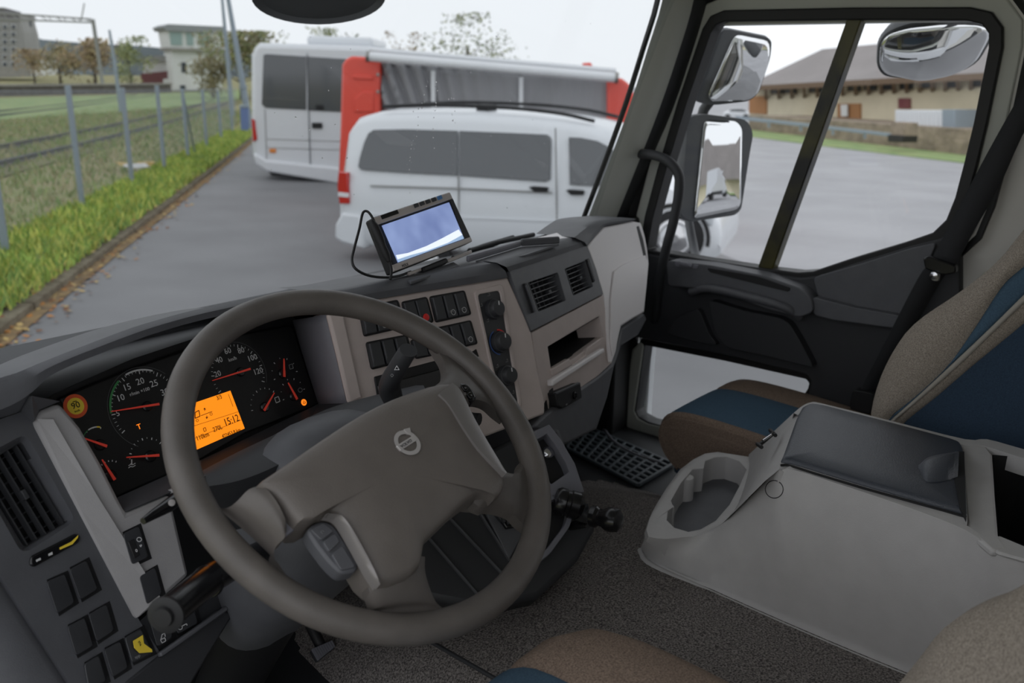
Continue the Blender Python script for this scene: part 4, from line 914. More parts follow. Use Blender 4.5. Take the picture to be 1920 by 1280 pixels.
wall = [ob_[i]-V((0, 0, .01)) if i < 6 else p+V((0, .006, -.10)) for i, p in enumerate(o_)]; wall[-1], wall[-2], wall[-3] = [p+V((.03, .01, -.10)) for p in (o_[-1], o_[-2], o_[-3])]
rim = [wall, [a*.35+b*.65 for a, b in zip(wall, o_)], [p+V((0, .004, -.01)) for p in o_], o_, [a*.5+b*.5+V((0, 0, .004)) for a, b in zip(o_, i_)], i_, [p+V((0, 0, -.012)) for p in i_], [p+V((0, 0, -.055)) for p in i_]]
grid('cup_tray', rim, 'console', cc_, 50, True)
fl_ = [p+V((0, 0, -.052)) for p in i_]
mesh('tray_floor', fl_, [list(range(k))], 'dark', cc_)
lathe('cup_stop', PZ(1286, 890, ZR)+V((0, 0, -.052)), (0, 0, 1), [(.018, 0), (.018, .042), (.016, .048), (.0005, .049)], 'console', cc_, 16)
lathe('cup_stop', PZ(1252, 945, ZR)+V((0, 0, -.052)), (0, 0, 1), [(.014, 0), (.014, .042), (.012, .048), (.0005, .049)], 'console', cc_, 16)
# sloping front between cup tray and lid
sl_a = [PZ(1352, 984, ZR+.022), PZ(1384, 944, ZR+.012), PZ(1404, 880, ZR+.006), PZ(1404, 852, ZR+.006)]
sl_b = [PZ(1434, 902, ZT-.022), PZ(1446, 868, ZT-.02), PZ(1472, 806, ZT-.02), PZ(1488, 774, ZT-.02)]
sl_c = [PZ(1462, 879, ZT), PZ(1468, 862, ZT), PZ(1490, 800, ZT), PZ(1506, 762, ZT)]
grid('front_slope', [cr([p+V((0, 0, -.06)) for p in sl_a], 4), cr(sl_a, 4), cr(sl_b, 4), cr(sl_c, 4), cr([p+V((.004, -.012, -.002)) for p in sl_c], 4)], 'console', cc_, 35)
far = [(1488, 774), (1504, 761), (1521, 754), (1545, 757), (1680, 791), (1809, 823), (1850, 823), (1920, 842), (2060, 880)]
fin = [(1496, 778), (1508, 768), (1523, 762), (1543, 765), (1676, 799), (1803, 833), (1846, 836), (1916, 858), (2060, 900)]
A = cr(loop(far, ZT), 3); Bq = cr(loop(fin, ZT), 3)
grid('rear_rail', [[p+V((.03, .02, -.2)) for p in A], [p+V((.006, .003, -.012)) for p in A], A, Bq, [p+V((0, 0, -.03)) for p in Bq]], 'console', cc_, 40)
nr0 = resamp(cr(loop([(1460, 884), (1500, 887), (1560, 905), (1627, 927), (1720, 958), (1812, 995)], ZT-.003), 4), 30); nr1 = resamp(cr(loop([(1462, 866), (1484, 868), (1540, 886), (1627, 912), (1720, 938), (1814, 964)], ZT+.001), 4), 30)
grid('near_rail', [[p-V((0, 0, .02)) for p in nr0], nr0, [a*.5+b*.5+V((0, 0, .004)) for a, b in zip(nr0, nr1)], nr1, [p-V((0, 0, .02)) for p in nr1]], 'console', cc_, 50)
cb = loop([(1801, 832), (1848, 834), (1861, 852), (1866, 930), (1872, 1002), (1890, 1030), (1860, 1030), (1815, 992), (1812, 975), (1806, 900)], ZT-.001)
slabpts('cross_bar', cb, [p-V((0, 0, .012)) for p in cb], 'console', cc_, .004)
nb = loop([(1861, 1026), (1872, 1002), (1920, 1022), (2060, 1065), (2060, 1100), (1920, 1048), (1870, 1034)], ZT-.002)
slabpts('bin_rim', nb, [p-V((0, 0, .006)) for p in nb], 'console', cc_, .003)
bn = loop([(1861, 852), (1872, 1002), (1920, 1022), (2060, 1065), (2060, 900), (1920, 858)], ZT-.005)
join('bin_liner', [(bn+[p-V((0, 0, .15)) for p in bn], [[i, (i+1) % 6, 6+(i+1) % 6, 6+i] for i in range(6)]+[list(range(6, 12))])], 'black', cc_)
# padded lid with grip
M['lid'] = mat('padded_lid', (66, 70, 78), .42, .5, 500)
lid_px = [(1463, 868), (1470, 852), (1494, 785), (1503, 768), (1520, 760), (1541, 764), (1676, 799), (1798, 832), (1806, 845), (1810, 900), (1813, 966), (1720, 940), (1627, 914), (1540, 888), (1482, 870)]
lp_ = fillet(loop(lid_px, ZT+.002), .008, 2); lcn = sum(lp_, V())/len(lp_)
grid('lid', [[p-V((0, 0, .03)) for p in lp_], [p for p in lp_], [lcn+(p-lcn)*.985+V((0, 0, .006)) for p in lp_], [lcn+(p-lcn)*.94+V((0, 0, .009)) for p in lp_], [lcn+(p-lcn)*.6+V((0, 0, .011)) for p in lp_], [lcn+(p-lcn)*.02+V((0, 0, .011)) for p in lp_]], 'lid', cc_, 50, True, caps=True)
g0 = loop([(1722, 872), (1740, 857), (1770, 850), (1793, 846)], ZT+.014); g1 = loop([(1722, 876), (1736, 900), (1764, 902), (1796, 892)], ZT+.014); 
gm = [a*.5+b*.5+V((0, 0, h)) for a, b, h in zip(g0, g1, (.0, .012, .018, .020))]
grid('lid_grip', [[p-V((0, 0, .006)) for p in cr(g0, 4)], cr(g0, 4), cr(gm, 4), cr(g1, 4), [p-V((0, 0, .006)) for p in cr(g1, 4)]], 'lid', cc_, 60)
hk = loop([(1793, 846), (1808, 846), (1812, 974), (1800, 950), (1790, 900)], ZT+.013); slabpts('grip_shadow_gap', hk, [p-V((0, 0, .004)) for p in hk], 'black', cc_)
tube('lid_seam', cr(loop([(1464, 872), (1482, 873), (1540, 891), (1627, 917), (1720, 943), (1812, 969)], ZT+.004), 4), .0022, 'black', cc_, 6)
SD = Pl(PZ(1452, 917, ZT-.05), V((-.8, -.15, .62))); cpt = C_[0]
bvh = None
# round plug in the side
dg = bpy.context.evaluated_depsgraph_get()
def hit(o, px, py):
    d = ray(px, py).normalized(); ok, loc, nn, i = o.ray_cast(CAM, d); return (loc, nn if nn.dot(d) < 0 else -nn) if ok else (None, None)
sh = [c for c in cc_.children if c.name.startswith('side_shell')][0]
hp2 = [hit(sh, 1452+16.5*math.cos(t), 917+16.5*math.sin(t)) for t in [i*math.pi/18 for i in range(37)]]
hp2 = [h[0]+h[1]*.0003 for h in hp2 if h[0]]
if len(hp2) > 20: tube('plug_ring', hp2, .0007, 'black', cc_, 6)
e = sub('clip', cc_)
for a, b in (((1424, 834), (1450, 812)), ((1420, 832), (1428, 838)), ((1444, 806), (1454, 816))): tube('clip_bar', [PZ(*a, ZT-.01), PZ(*b, ZT-.005)], .0035, 'black', e, 8)
tube('clip_pin', [PZ(1430, 826, ZT-.003), PZ(1446, 815, ZT-.001)], .002, 'chrome', e, 8)
# ================================================================ seats
def strip(name, c0, c1, m, parent, puff=.01, nrm=V((0, .8, .6)), n=24, across=6, skirt=.03):
    a, b = resamp(cr(c0, 4), n), resamp(cr(c1, 4), n); rows = [[p-nrm*skirt for p in a]]
    for k in range(across+1):
        t = k/across; rows.append([p*(1-t)+q*t+nrm*(puff*(math.sin(math.pi*t))**.6) for p, q in zip(a, b)])
    rows.append([q-nrm*skirt for q in b])
    return grid(name, rows, m, parent, 70)
ps = thing('passenger_seat', (.63, .6, FZ), 'grey and blue fabric passenger seat by the far door', 'seat')
SX = .515; bn_ = V((-1, 0, 0))
L0 = [(2010, 345), (1960, 398), (1920, 430), (1870, 490), (1800, 547), (1720, 602), (1680, 650), (1648, 715), (1632, 785), (1640, 840)]
L1 = [(2010, 415), (1960, 466), (1920, 500), (1881, 534), (1835, 604), (1782, 680), (1735, 727), (1700, 757), (1664, 790), (1650, 850)]
L2 = [(2010, 470), (1960, 516), (1920, 552), (1858, 613), (1797, 671), (1735, 729), (1702, 759), (1666, 791), (1652, 812), (1645, 850)]
L2b = [(2010, 486), (1960, 531), (1920, 568), (1863, 622), (1803, 680), (1741, 735), (1706, 765), (1672, 795), (1662, 820), (1650, 855)]
L3 = [(2010, 520), (1960, 570), (1920, 606), (1835, 676), (1796, 709), (1758, 742), (1725, 768), (1694, 794), (1680, 820), (1670, 860)]
f = lambda L, o=0.: [PX(x, y, SX-o) for x, y in L]
def bolster():
    a, b = resamp(cr(f(L0, -.02), 4), 26), resamp(cr(f(L1, .012), 4), 26)
    rows = [[p+V((.40, -.12, -.04)) for p in a], [p+V((.405, -.03, -.01)) for p in a], [p+V((.38, .0, .0)) for p in a], [p+V((.33, .0, .0)) for p in a], [p+V((.26, -.045, -.02)) for p in a], [p+V((.12, -.05, -.02)) for p in a], [p+V((.05, -.012, -.008)) for p in a], [p for p in a]]
    for k in range(1, 8): t = k/7; rows.append([p*(1-t)+q*t+bn_*(.022*math.sin(math.pi*t)**.8) for p, q in zip(a, b)])
    return grid('bolster', rows, 'fab', ps, 70)
bolster()
strip('blue_stripe', f(L1, .012), f(L2, .014), 'fabblue', ps, .004, bn_)
strip('piping', f(L2, .016), f(L2b, .016), 'pipe', ps, .004, bn_)
strip('side_band', f(L2b, .012), f(L3, .0), 'fab', ps, .003, bn_)
navy = resamp(cr(f(L3, .0), 4), 26)
grid('backrest', [navy, [p+V((.01, -.06, -.03)) for p in navy], [p+V((.03, -.16, -.07)) for p in navy], [p+V((.10, -.20, -.09)) for p in navy], [p+V((.36, -.20, -.09)) for p in navy], [p+V((.41, -.10, -.04)) for p in navy]], 'fabnavy', ps, 60)
# cushion in three bands
path = [(.925, 1.37), (.96, 1.40), (.98, 1.44), (.973, 1.476), (.944, 1.494), (.88, 1.500), (.76, 1.497), (.62, 1.488), (.48, 1.48), (.38, 1.48)]
path = [V((0, y, z)) for y, z in path]; path = cr(path, 3); T_, N_, B2 = frames(path)
def band(name, xs, zs, m):
    rows = []
    for x, dz in zip(xs, zs):
        rows.append([V((x, p.y*1+0, p.z))+V((0, t.z, -t.y))*dz for p, t in zip(path, T_)])
    return grid(name, rows, m, ps, 60)
# normal of the path pointing outward is up/forward
band('cushion_side', [.915, .912, .902, .88, .845, .80, .775], [-.09, -.04, -.010, .0, .004, .004, .0], 'fabbrown')
band('cushion_center', [.775, .765, .71, .63, .57, .560], [.0, .004, .005, .005, .004, .0], 'fabblue')
band('cushion_side', [.560, .556, .549, .542, .537, .534], [.0, .004, .004, -.002, -.012, -.03], 'fabbrown')
cp = [V((.535, p.y, p.z-.006)) for p in path]+[V((.535, .38, 1.37)), V((.535, .925, 1.37))]
slabpts('cushion_end', cp, [p+V((.02, 0, 0)) for p in cp], 'fabbrown', ps)
box('seat_base', (.56, .36, FZ), (.86, .88, 1.38), 'black', ps, .02)
tag(ps.children[-1], None)
q = [V((.54, .30, 1.33)), V((.90, .30, 1.33)), V((.90, .94, 1.37)), V((.54, .94, 1.37))]
slabpts('cushion_underside', [p+V((0, 0, .03)) for p in q], [p-V((0, 0, .02)) for p in q], 'fabnavy', ps, .01)
tp_ = [f(L0)[0], f(L1)[0], f(L2)[0], f(L3)[0], f(L3)[0]+V((0, -.2, -.09))]; dn = (f(L0)[0]-f(L0)[1]).normalized()
tq = [p-dn*.03 for p in (tp_[4], tp_[3], tp_[2], tp_[1], tp_[0])]+[tp_[0]+dn*.03-V((0, .03, 0)), tp_[2]+dn*.07, tp_[4]+dn*.05]
slabpts('backrest_top', [p+V((-.012, 0, 0)) for p in tq], [p+V((.40, 0, 0)) for p in tq], 'fab', ps, .02)
# driver's seat
ds = thing('driver_seat', (-.52, .25, FZ), 'grey fabric driver seat edge in the lower foreground', 'seat')
path = [(.50, 1.46), (.545, 1.49), (.568, 1.53), (.566, 1.57), (.542, 1.605), (.49, 1.622), (.36, 1.622), (.2, 1.605), (.02, 1.59)]
path = [V((0, y, z)) for y, z in path]; path = cr(path, 3); T_, N_, B2 = frames(path)
def dband(name, xs, zs, ys, m):
    rows = []
    for x, dz, dy in zip(xs, zs, ys): rows.append([V((x, p.y+dy, p.z))+V((0, t.z, -t.y))*dz for p, t in zip(path, T_)])
    return grid(name, rows, m, ds, 60)
dband('cushion_side', [-.352, -.356, -.37, -.395, -.44, -.49, -.508], [-.10, -.05, -.018, -.004, .004, .004, 0], [-.05, -.04, -.025, -.01, 0, 0, 0], 'fabbrown')
dband('cushion_center', [-.508, -.515, -.60, -.69, -.70], [0, .003, .004, .003, 0], [0]*5, 'fabblue')
dband('cushion_side', [-.70, -.71, -.76, -.80, -.82, -.825], [0, .004, .004, -.004, -.05, -.1], [0, 0, 0, -.02, -.03, -.04], 'fabbrown')
sp_ = [(.30, 1.45), (.22, 1.58), (.19, 1.645), (.168, 1.70), (.15, 1.746), (.128, 1.775), (.104, 1.80), (.06, 1.87), (.0, 1.98), (-.05, 2.08)]
pb = cr([V((0, y, z)) for y, z in sp_], 3); T_, N_, B2 = frames(pb)
def bband(name, xs, zs, m):
    rows = []
    for x, dz in zip(xs, zs): rows.append([V((x, p.y, p.z))+V((0, t.z, -t.y))*dz for p, t in zip(pb, T_)])
    return grid(name, rows, m, ds, 60)
bband('backrest_bolster', [-.275, -.27, -.272, -.285, -.305, -.34, -.38, -.42, -.44], [-.16, -.10, -.05, -.016, .0, .006, .0, -.02, -.04], 'fab')
bband('backrest', [-.43, -.50, -.60, -.64], [-.035, -.04, -.04, -.035], 'fabnavy')
bband('backrest_bolster', [-.63, -.66, -.72, -.765, -.77], [-.04, -.01, .006, -.03, -.14], 'fab')
bband('backrest_shell', [-.275, -.40, -.64, -.77], [-.15, -.17, -.17, -.15], 'fabnavy')
e_, t_ = pb[-1], T_[-1]; nv = V((0, t_.z, -t_.y)); tq = [e_-t_*.03+nv*.0, e_+t_*.03-nv*.03, e_+t_*.05-nv*.09, e_+t_*.02-nv*.15, e_-t_*.03-nv*.155]
slabpts('backrest_top', [V((-.272, 0, 0))+p for p in tq], [V((-.768, 0, 0))+p for p in tq], 'fab', ds, .02)
box('seat_base', (-.76, .02, FZ), (-.38, .46, 1.47), 'black', ds, .02)
# ================================================================ seat belt
sb = thing('seat_belt', D(1755, 500, -.06), 'black seat belt hanging beside the passenger door window', 'seat belt')
def ribbon(name, l, r, m, parent, t=.003):
    a, b = cr(l, 4), cr(r, 4); return grid(name, [a, [p*.5+q*.5 for p, q in zip(a, b)], b], m, parent, 60, thick=t)
ribbon('webbing', [D(x, y, -.07) for x, y in ((1990, 40), (1920, 165), (1850, 290), (1790, 405), (1742, 495))], [D(x, y, -.07) for x, y in ((2050, 70), (1935, 222), (1876, 345), (1828, 430), (1790, 502))], 'belt', sb)
ribbon('webbing', [D(x, y, -.075) for x, y in ((1742, 495), (1722, 520), (1670, 620), (1622, 712), (1600, 756))], [D(x, y, -.055) for x, y in ((1788, 498), (1768, 520), (1710, 620), (1655, 712), (1632, 762))], 'belt', sb)
dr = fillet([D(x, y, -.085) for x, y in ((1730, 484), (1740, 480), (1792, 498), (1792, 512), (1770, 516), (1734, 504))], .006, 3)
slabpts('guide_loop', dr, [p+V((.02, 0, 0)) for p in dr], 'gloss', sb, .003)
st_ = fillet([D(x, y, -.088) for x, y in ((1744, 508), (1762, 512), (1760, 528), (1746, 526))], .006, 3); slabpts('guide_bracket', st_, [p+V((.008, 0, 0)) for p in st_], 'steel', sb, .002)
lathe('guide_bolt', D(1752, 516, -.09), (-1, 0, 0), [(.008, 0), (.008, .006), (.0005, .008)], 'chrome', sb, 12)
bk = fillet([D(x, y, -.09) for x, y in ((1598, 730), (1640, 738), (1632, 778), (1592, 768))], .01, 3); slabpts('buckle', bk, [p+V((.03, 0, 0)) for p in bk], 'black', sb, .006)
# ================================================================ monitor on the dash
mo = thing('reversing_monitor', PZ(812, 492, zt[3]), 'small silver framed reversing monitor with bluish picture on the dash', 'monitor')
M['mframe'] = mat('silver_plastic', (190, 182, 178), .4)
MN = plane(PY(795, 435, 1.115), 8, 28)
body = [(700, 407), (844, 359), (887, 452), (741, 510)]
slab('housing', MN, body, .022, 'black', mo, -.002, .004, .004)
slab('front_frame', MN, [(701, 408), (843, 360), (849, 372), (708, 421)], .006, 'mframe', mo, .002, .001)
slab('front_frame', MN, [(735, 497), (882, 444), (886, 452), (741, 508)], .006, 'mframe', mo, .002, .001)
scr_q = [(718, 422), (842, 379), (870, 447), (748, 491)]
sm_ = bpy.data.materials.new('screen_picture'); sm_.use_nodes = True; nt = sm_.node_tree; pb_ = nt.nodes['Principled BSDF']; pb_.inputs['Base Color'].default_value = (.01, .01, .01, 1); pb_.inputs['Roughness'].default_value = .2
tx = nt.nodes.new('ShaderNodeTexCoord'); nz = nt.nodes.new('ShaderNodeTexNoise'); nz.inputs['Scale'].default_value = 14; rp = nt.nodes.new('ShaderNodeValToRGB')
rp.color_ramp.elements[0].color = (*lin((104, 120, 168)), 1); rp.color_ramp.elements[1].color = (*lin((142, 160, 204)), 1); rp.color_ramp.elements[0].position = .3; rp.color_ramp.elements[1].position = .7
nt.links.new(tx.outputs['Object'], nz.inputs[0]); nt.links.new(nz.outputs[0], rp.inputs[0]); nt.links.new(rp.outputs[0], pb_.inputs['Emission Color']); pb_.inputs['Emission Strength'].default_value = .82
slab('screen', MN, scr_q, .003, sm_, mo, .0015)
M['scrbtn'] = mat('button_blue', (70, 130, 190), .4)
M['scrw'] = mat('screen_white', (226, 234, 244), .3, emit=.75); M['scrb'] = mat('screen_pale_blue', (160, 188, 222), .3, emit=.55)
slab('screen_horizon', MN, [(743, 478), (765, 474), (800, 461), (830, 446), (860, 430), (867, 440), (840, 455), (800, 470), (770, 478), (746, 486)], .001, 'scrw', mo, .0022)
slab('screen_ground', MN, [(746, 486), (770, 478), (800, 470), (840, 455), (867, 440), (870, 447), (748, 491)], .001, 'scrb', mo, .0022)
for k in range(5): slab('button', MN, [(776+11*k, 382.5-3.7*k), (783.5+11*k, 380-3.7*k), (786.5+11*k, 386.5-3.7*k), (779+11*k, 389.5-3.7*k)], .002, 'darker' if k < 4 else 'scrbtn', mo, .004, .0005)
slab('sensor_window', MN, [(714, 404), (745, 393), (748, 400), (717, 411)], .001, 'gloss', mo, .003)
text('lettering', 'M7LX', MN, 760, 497, 6, 'black', mo, .0026, (14, -5))
slab('side_border', MN, [(844, 376), (850, 374), (879, 444), (871, 447)], .002, 'black', mo, .001)
slab('mount', MN, [(793, 500), (838, 482), (842, 490), (838, 494), (797, 510)], .02, 'black', mo, -.006, .003)
bs = [PZ(x, y, zt[3]+.004) for x, y in ((760, 522), (850, 490), (862, 497), (770, 528))]
slabpts('foot', bs, [p-V((0, 0, .006)) for p in bs], 'dark', mo, .002)
for q in ([(765, 510), (792, 501), (794, 506), (768, 516)], [(838, 486), (884, 468), (886, 474), (842, 492)]): slab('mount_rail', MN, q, .006, 'mframe', mo, -.012, .001)
cb_ = thing('monitor_cable', PD(735, 520, 1.47), 'thin black cable looping out of the left side of the monitor', 'cable')
tube('lead', [MN.p(703, 418, .004), MN.p(696, 404, .004), MN.p(688, 396, 0), MN.p(680, 400, -.004), MN.p(674, 428, -.006), MN.p(664, 466, -.008), MN.p(660, 488, -.006), MN.p(667, 504, 0), MN.p(690, 516, .0), MN.p(720, 520, .0), MN.p(748, 517, -.01), MN.p(770, 509, -.02)], .0022, 'black', cb_, 8, 4)
tube('connector', [MN.p(697, 414, .008), MN.p(702, 426, .008), MN.p(712, 450, .008), MN.p(717, 462, .008), MN.p(724, 478, .008), MN.p(729, 490, .008)], [.004, .0082, .0082, .0064, .0072, .004], 'black', cb_, 12)
tube('lead', [MN.p(729, 488, .007), MN.p(734, 505, .007), MN.p(732, 524, .004)], .0024, 'black', cb_, 8, 3)
lathe('collar', MN.p(721, 470, .008), MN.p(729, 490, .008)-MN.p(721, 470, .008), [(.0062, 0), (.0066, .002), (.0062, .004)], 'gloss', cb_, 12)
# ================================================================ outside: ground
M['asphalt'] = mat('damp_asphalt', (110, 110, 112), .66, .2, 90, rgb2=(122, 122, 124), vscale=.7); M['yard'] = mat('pale_yard_asphalt', (146, 146, 149), .62, .2, 90, rgb2=(160, 160, 163), vscale=.4)
M['field'] = mat('rail_yard_grass', (132, 138, 88), .95, .6, 8, rgb2=(154, 140, 108), vscale=1.1)
M['green'] = M['green']
M['lawn'] = mat('bright_grass', (126, 150, 96), .95, .6, 10, rgb2=(150, 162, 110), vscale=.8)
M['verge'] = mat('verge_soil', (124, 134, 72), .95, .8, 20, rgb2=(140, 138, 62), vscale=2.2)
M['concrete'] = mat('old_concrete', (150, 148, 142), .9, .4, 30, var=.12, vscale=3)
M['kerbst'] = mat('mossy_kerb', (104, 94, 78), .95, .6, 25, rgb2=(134, 126, 108), vscale=5)
M['dirt'] = mat('gutter_dirt', (106, 90, 70), .95, .6, 30, rgb2=(150, 124, 84), vscale=7)
M['ballast'] = mat('ballast', (112, 106, 84), .95, .8, 14, rgb2=(126, 126, 78), vscale=1.4)
M['railsteel'] = mat('rusty_rail', (84, 80, 78), .6, var=.2, vscale=4)
M['galv'] = mat('galvanised_post', (148, 160, 170), .5, metal=.3)
SA = R(85); GS = .045
def sstep(t): t = max(0, min(1, t)); return t*t*(3-2*t)
def gz(x, y):
    s = x*math.sin(SA)+y*math.cos(SA)
    if s <= 0: return 0.
    az = math.degrees(math.atan2(x-CAM.x, y)); lim = 1.25+1.15*sstep((az-42)/18)
    v = GS*s; k = .5
    return -(lim-math.log(1+math.exp((lim-v)/k))*k) if (lim-v)/k < 30 else -v
def G(px, py, h=0.):
    d = ray(px, py); hd = math.hypot(d.x, d.y); lo, hi = 1., 600.
    f = lambda t: CAM.z+d.z*t/hd-gz(CAM.x+d.x*t/hd, d.y*t/hd)-h
    for _ in range(60):
        m = (lo+hi)/2
        if f(m) > 0: lo = m
        else: hi = m
    return CAM+d*(lo/hd)
def up_to(base, px, py):
    """height above base of a vertical thing whose top is seen at the pixel row"""
    d = ray(px, py); h = math.hypot(base.x-CAM.x, base.y-CAM.y); return CAM.z+d.z*h/math.hypot(d.x, d.y)
K0 = V((1.66, 8.2, 0)); KD = V((.616, .788, 0)); KL = V((-.788, .616, 0))
def K(a, b, h=0.): p = K0+KD*a+KL*b; return V((p.x, p.y, gz(p.x, p.y)+h))
def patch(name, as_, bs, m, h=0., parent=None):
    return grid(name, [[K(a, b, h) for b in bs] for a in as_], m, parent, 180)
As = [-70, -50, -35, -25, -18, -12, -8, -4, 0, 4, 8, 12, 16, 20, 25, 30, 36, 44, 54, 66, 80, 100, 130, 170, 230]
struct(patch('ground', As, [-9, -6, -3, -1, .05], 'asphalt'), 'damp dark asphalt lane beside the kerb')
struct(patch('ground', As, [-230, -170, -130, -100, -80, -62, -50, -40, -32, -26, -20, -16, -12, -9], 'yard'), 'pale grey asphalt yard beyond the passenger window')
struct(patch('field', As, [1.0, 2, 3.5, 5, 7, 9, 12, 16, 22, 30, 45, 70, 120, 220], 'field', .10), 'rough grass of the railway yard')
struct(patch('verge', As, [.10, .4, .8, 1.2], 'verge', .14), 'soil strip under the grass verge')
struct(patch('gutter_dirt', As, [-.16, -.06, .06], 'dirt', .012), 'leaf litter and dirt along the kerb')
for i, q in enumerate([(a, a+.96) for a in [-6+k for k in range(0, 46)]]):
    a0, a1 = q
    fr = [K(a0, -.02, .075), K(a1, -.02, .075), K(a1, .30, .10), K(a0, .30, .10)]
    if i == 0: kerb = thing('kerb', K(0, .05), 'old concrete kerb between the asphalt and the grass', None, None, 'structure')
    slabpts('kerb_stone', fr, [p-V((0, 0, .16)) for p in fr], 'kerbst', kerb)
# grass verge: real blades
rg = random.Random(5)
def blades(name, n, a0, a1, b0, b1, h0, h1, mats, label, wid=.012, hh=.14, dens=1.6):
    me_v, me_f, mi = [], [], []
    for _ in range(n):
        t = rg.random()**dens; a = a0+(a1-a0)*t; b = rg.uniform(b0, b1)
        p = K(a, b, hh-.02); h = rg.uniform(h0, h1)*(1-.3*abs((b-b0)/(b1-b0)-.5)); an = rg.uniform(0, 6.28); w = wid*(1+t*1.5)
        s = V((math.cos(an), math.sin(an), 0))*w; l = V((rg.uniform(-.6, .6), rg.uniform(-.6, .6), 0))*h
        k = len(me_v); me_v += [p-s, p+s, p+l*.5+s*.6+V((0, 0, h*.6)), p+l+V((0, 0, h))]; me_f += [[k, k+1, k+2], [k, k+2, k+3]]
        c = rg.choices(range(len(mats)), [4, 3, 2][:len(mats)])[0]; mi += [c, c]
    me = bpy.data.meshes.new(name); me.from_pydata([tuple(v) for v in me_v], [], me_f)
    for m in mats: me.materials.append(m)
    me.polygons.foreach_set('material_index', mi); o = bpy.data.objects.new(name, me); link(o); return tag(o, label, 'grass', None, 'stuff')
gm = [mat('grass_green', (150, 176, 84), .8, var=.2, vscale=1.5), mat('grass_yellow', (196, 198, 104), .8, var=.2, vscale=1.5), mat('grass_deep', (120, 152, 80), .8)]
blades('verge_grass', 26000, -6, 34, .02, 1.35, .06, .20, gm, 'bright green grass growing on the verge beside the kerb')
gm2 = [mat('field_grass', (142, 156, 98), .9, var=.2, vscale=1.5), mat('field_straw', (168, 160, 120), .9), mat('field_green', (124, 148, 86), .9)]
blades('field_grass', 24000, -2, 60, 1.3, 12, .08, .26, gm2, 'dull tufts of grass and straw between the fence and rails', .02, .10, 1.2)
lm = [mat('leaf_ochre', (176, 120, 60), .8), mat('leaf_brown', (122, 84, 56), .8), mat('leaf_pale', (186, 160, 104), .8)]
lv, lf, li = [], [], []
for _ in range(1500):
    a = -6+40*rg.random()**1.5; b = rg.choice([rg.gauss(-.12, .12), rg.gauss(.1, .22)]); p = K(a, b, .02 if b < -.02 else .15); r = rg.uniform(.02, .045); an = rg.uniform(0, 6.28)
    u = V((math.cos(an), math.sin(an), rg.uniform(-.3, .3)))*r; w = V((-math.sin(an), math.cos(an), rg.uniform(-.3, .3)))*r*.7; k = len(lv)
    lv += [p-u, p+w, p+u, p-w]; lf.append([k, k+1, k+2, k+3]); li.append(rg.randrange(3))
me = bpy.data.meshes.new('fallen_leaves'); me.from_pydata([tuple(v) for v in lv], [], lf); [me.materials.append(m) for m in lm]; me.polygons.foreach_set('material_index', li)
fo = bpy.data.objects.new('fallen_leaves', me); link(fo); tag(fo, 'brown fallen leaves scattered along the kerb', 'leaves', None, 'stuff')
# far grass, platform, hill
def gpoly(name, px, m, h, label, t=.3):
    f = [G(x, y, h) for x, y in px]; return struct(slabpts(name, f, [p-V((0, 0, t)) for p in f], m), label)
gpoly('field_far', [(-60, 186), (0, 184), (160, 180), (320, 174), (452, 168), (452, 186), (271, 206), (120, 216), (0, 224), (-60, 230)], 'lawn', .16, 'bright green grass beyond the tracks')
pf = [G(-80, 184), G(0, 183), G(120, 180), G(240, 177), G(322, 175)]
pfo = thing('platform', pf[2], 'dark low railway platform beyond the grass', 'platform')
for a, b in zip(pf, pf[1:]):
    q = [a, b, b+V((0, 0, 1.05)), a+V((0, 0, 1.05))]; slabpts('platform_wall', q, [p+V((1, 4, 0)) for p in q], mat('platform_stone', (112, 108, 106), .9, var=.2, vscale=2), pfo)
    q = [a+V((0, 0, 1.05)), b+V((0, 0, 1.05))]; bar('platform_edge', q[0], q[1], .5, .18, (0, 0, 1), 'concrete', pfo)
hl = [(-80, 62), (0, 60), (45, 64), (80, 74), (150, 80), (200, 83), (260, 86), (330, 92), (400, 98), (480, 104), (600, 108)]
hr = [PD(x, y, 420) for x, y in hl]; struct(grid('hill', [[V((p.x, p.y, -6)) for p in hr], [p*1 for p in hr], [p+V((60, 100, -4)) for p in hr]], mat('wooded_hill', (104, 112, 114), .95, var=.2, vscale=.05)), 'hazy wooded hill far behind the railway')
# rails, each its own thing
for k, (b, ln, lb) in enumerate(((4.7, 90, 'rusty rail nearest to the fence'), (6.4, 100, 'second rusty rail from the fence'), (13.4, 110, 'rusty rail at the edge of the bright grass'), (15.0, 110, 'faint rusty rail farthest from the fence'))):
    pts = [K(a, b, .17) for a in [-12+6*i for i in range(int(ln/6))]]
    rows = [[p+KL*x+V((0, 0, z)) for x, z in ((-.035, .1), (.035, .1), (.03, .0), (.08, -.06), (-.08, -.06), (-.03, 0))] for p in pts]
    tag(grid('rail', rows, 'railsteel', None, 30, True, caps=True), lb, 'rail', 'railway rails')
struct(patch('ballast', [-12, 0, 12, 24, 36, 48, 60, 80, 100], [3.9, 4.4, 5.6, 6.9, 7.5], 'ballast', .13), 'weedy ballast under the near track')
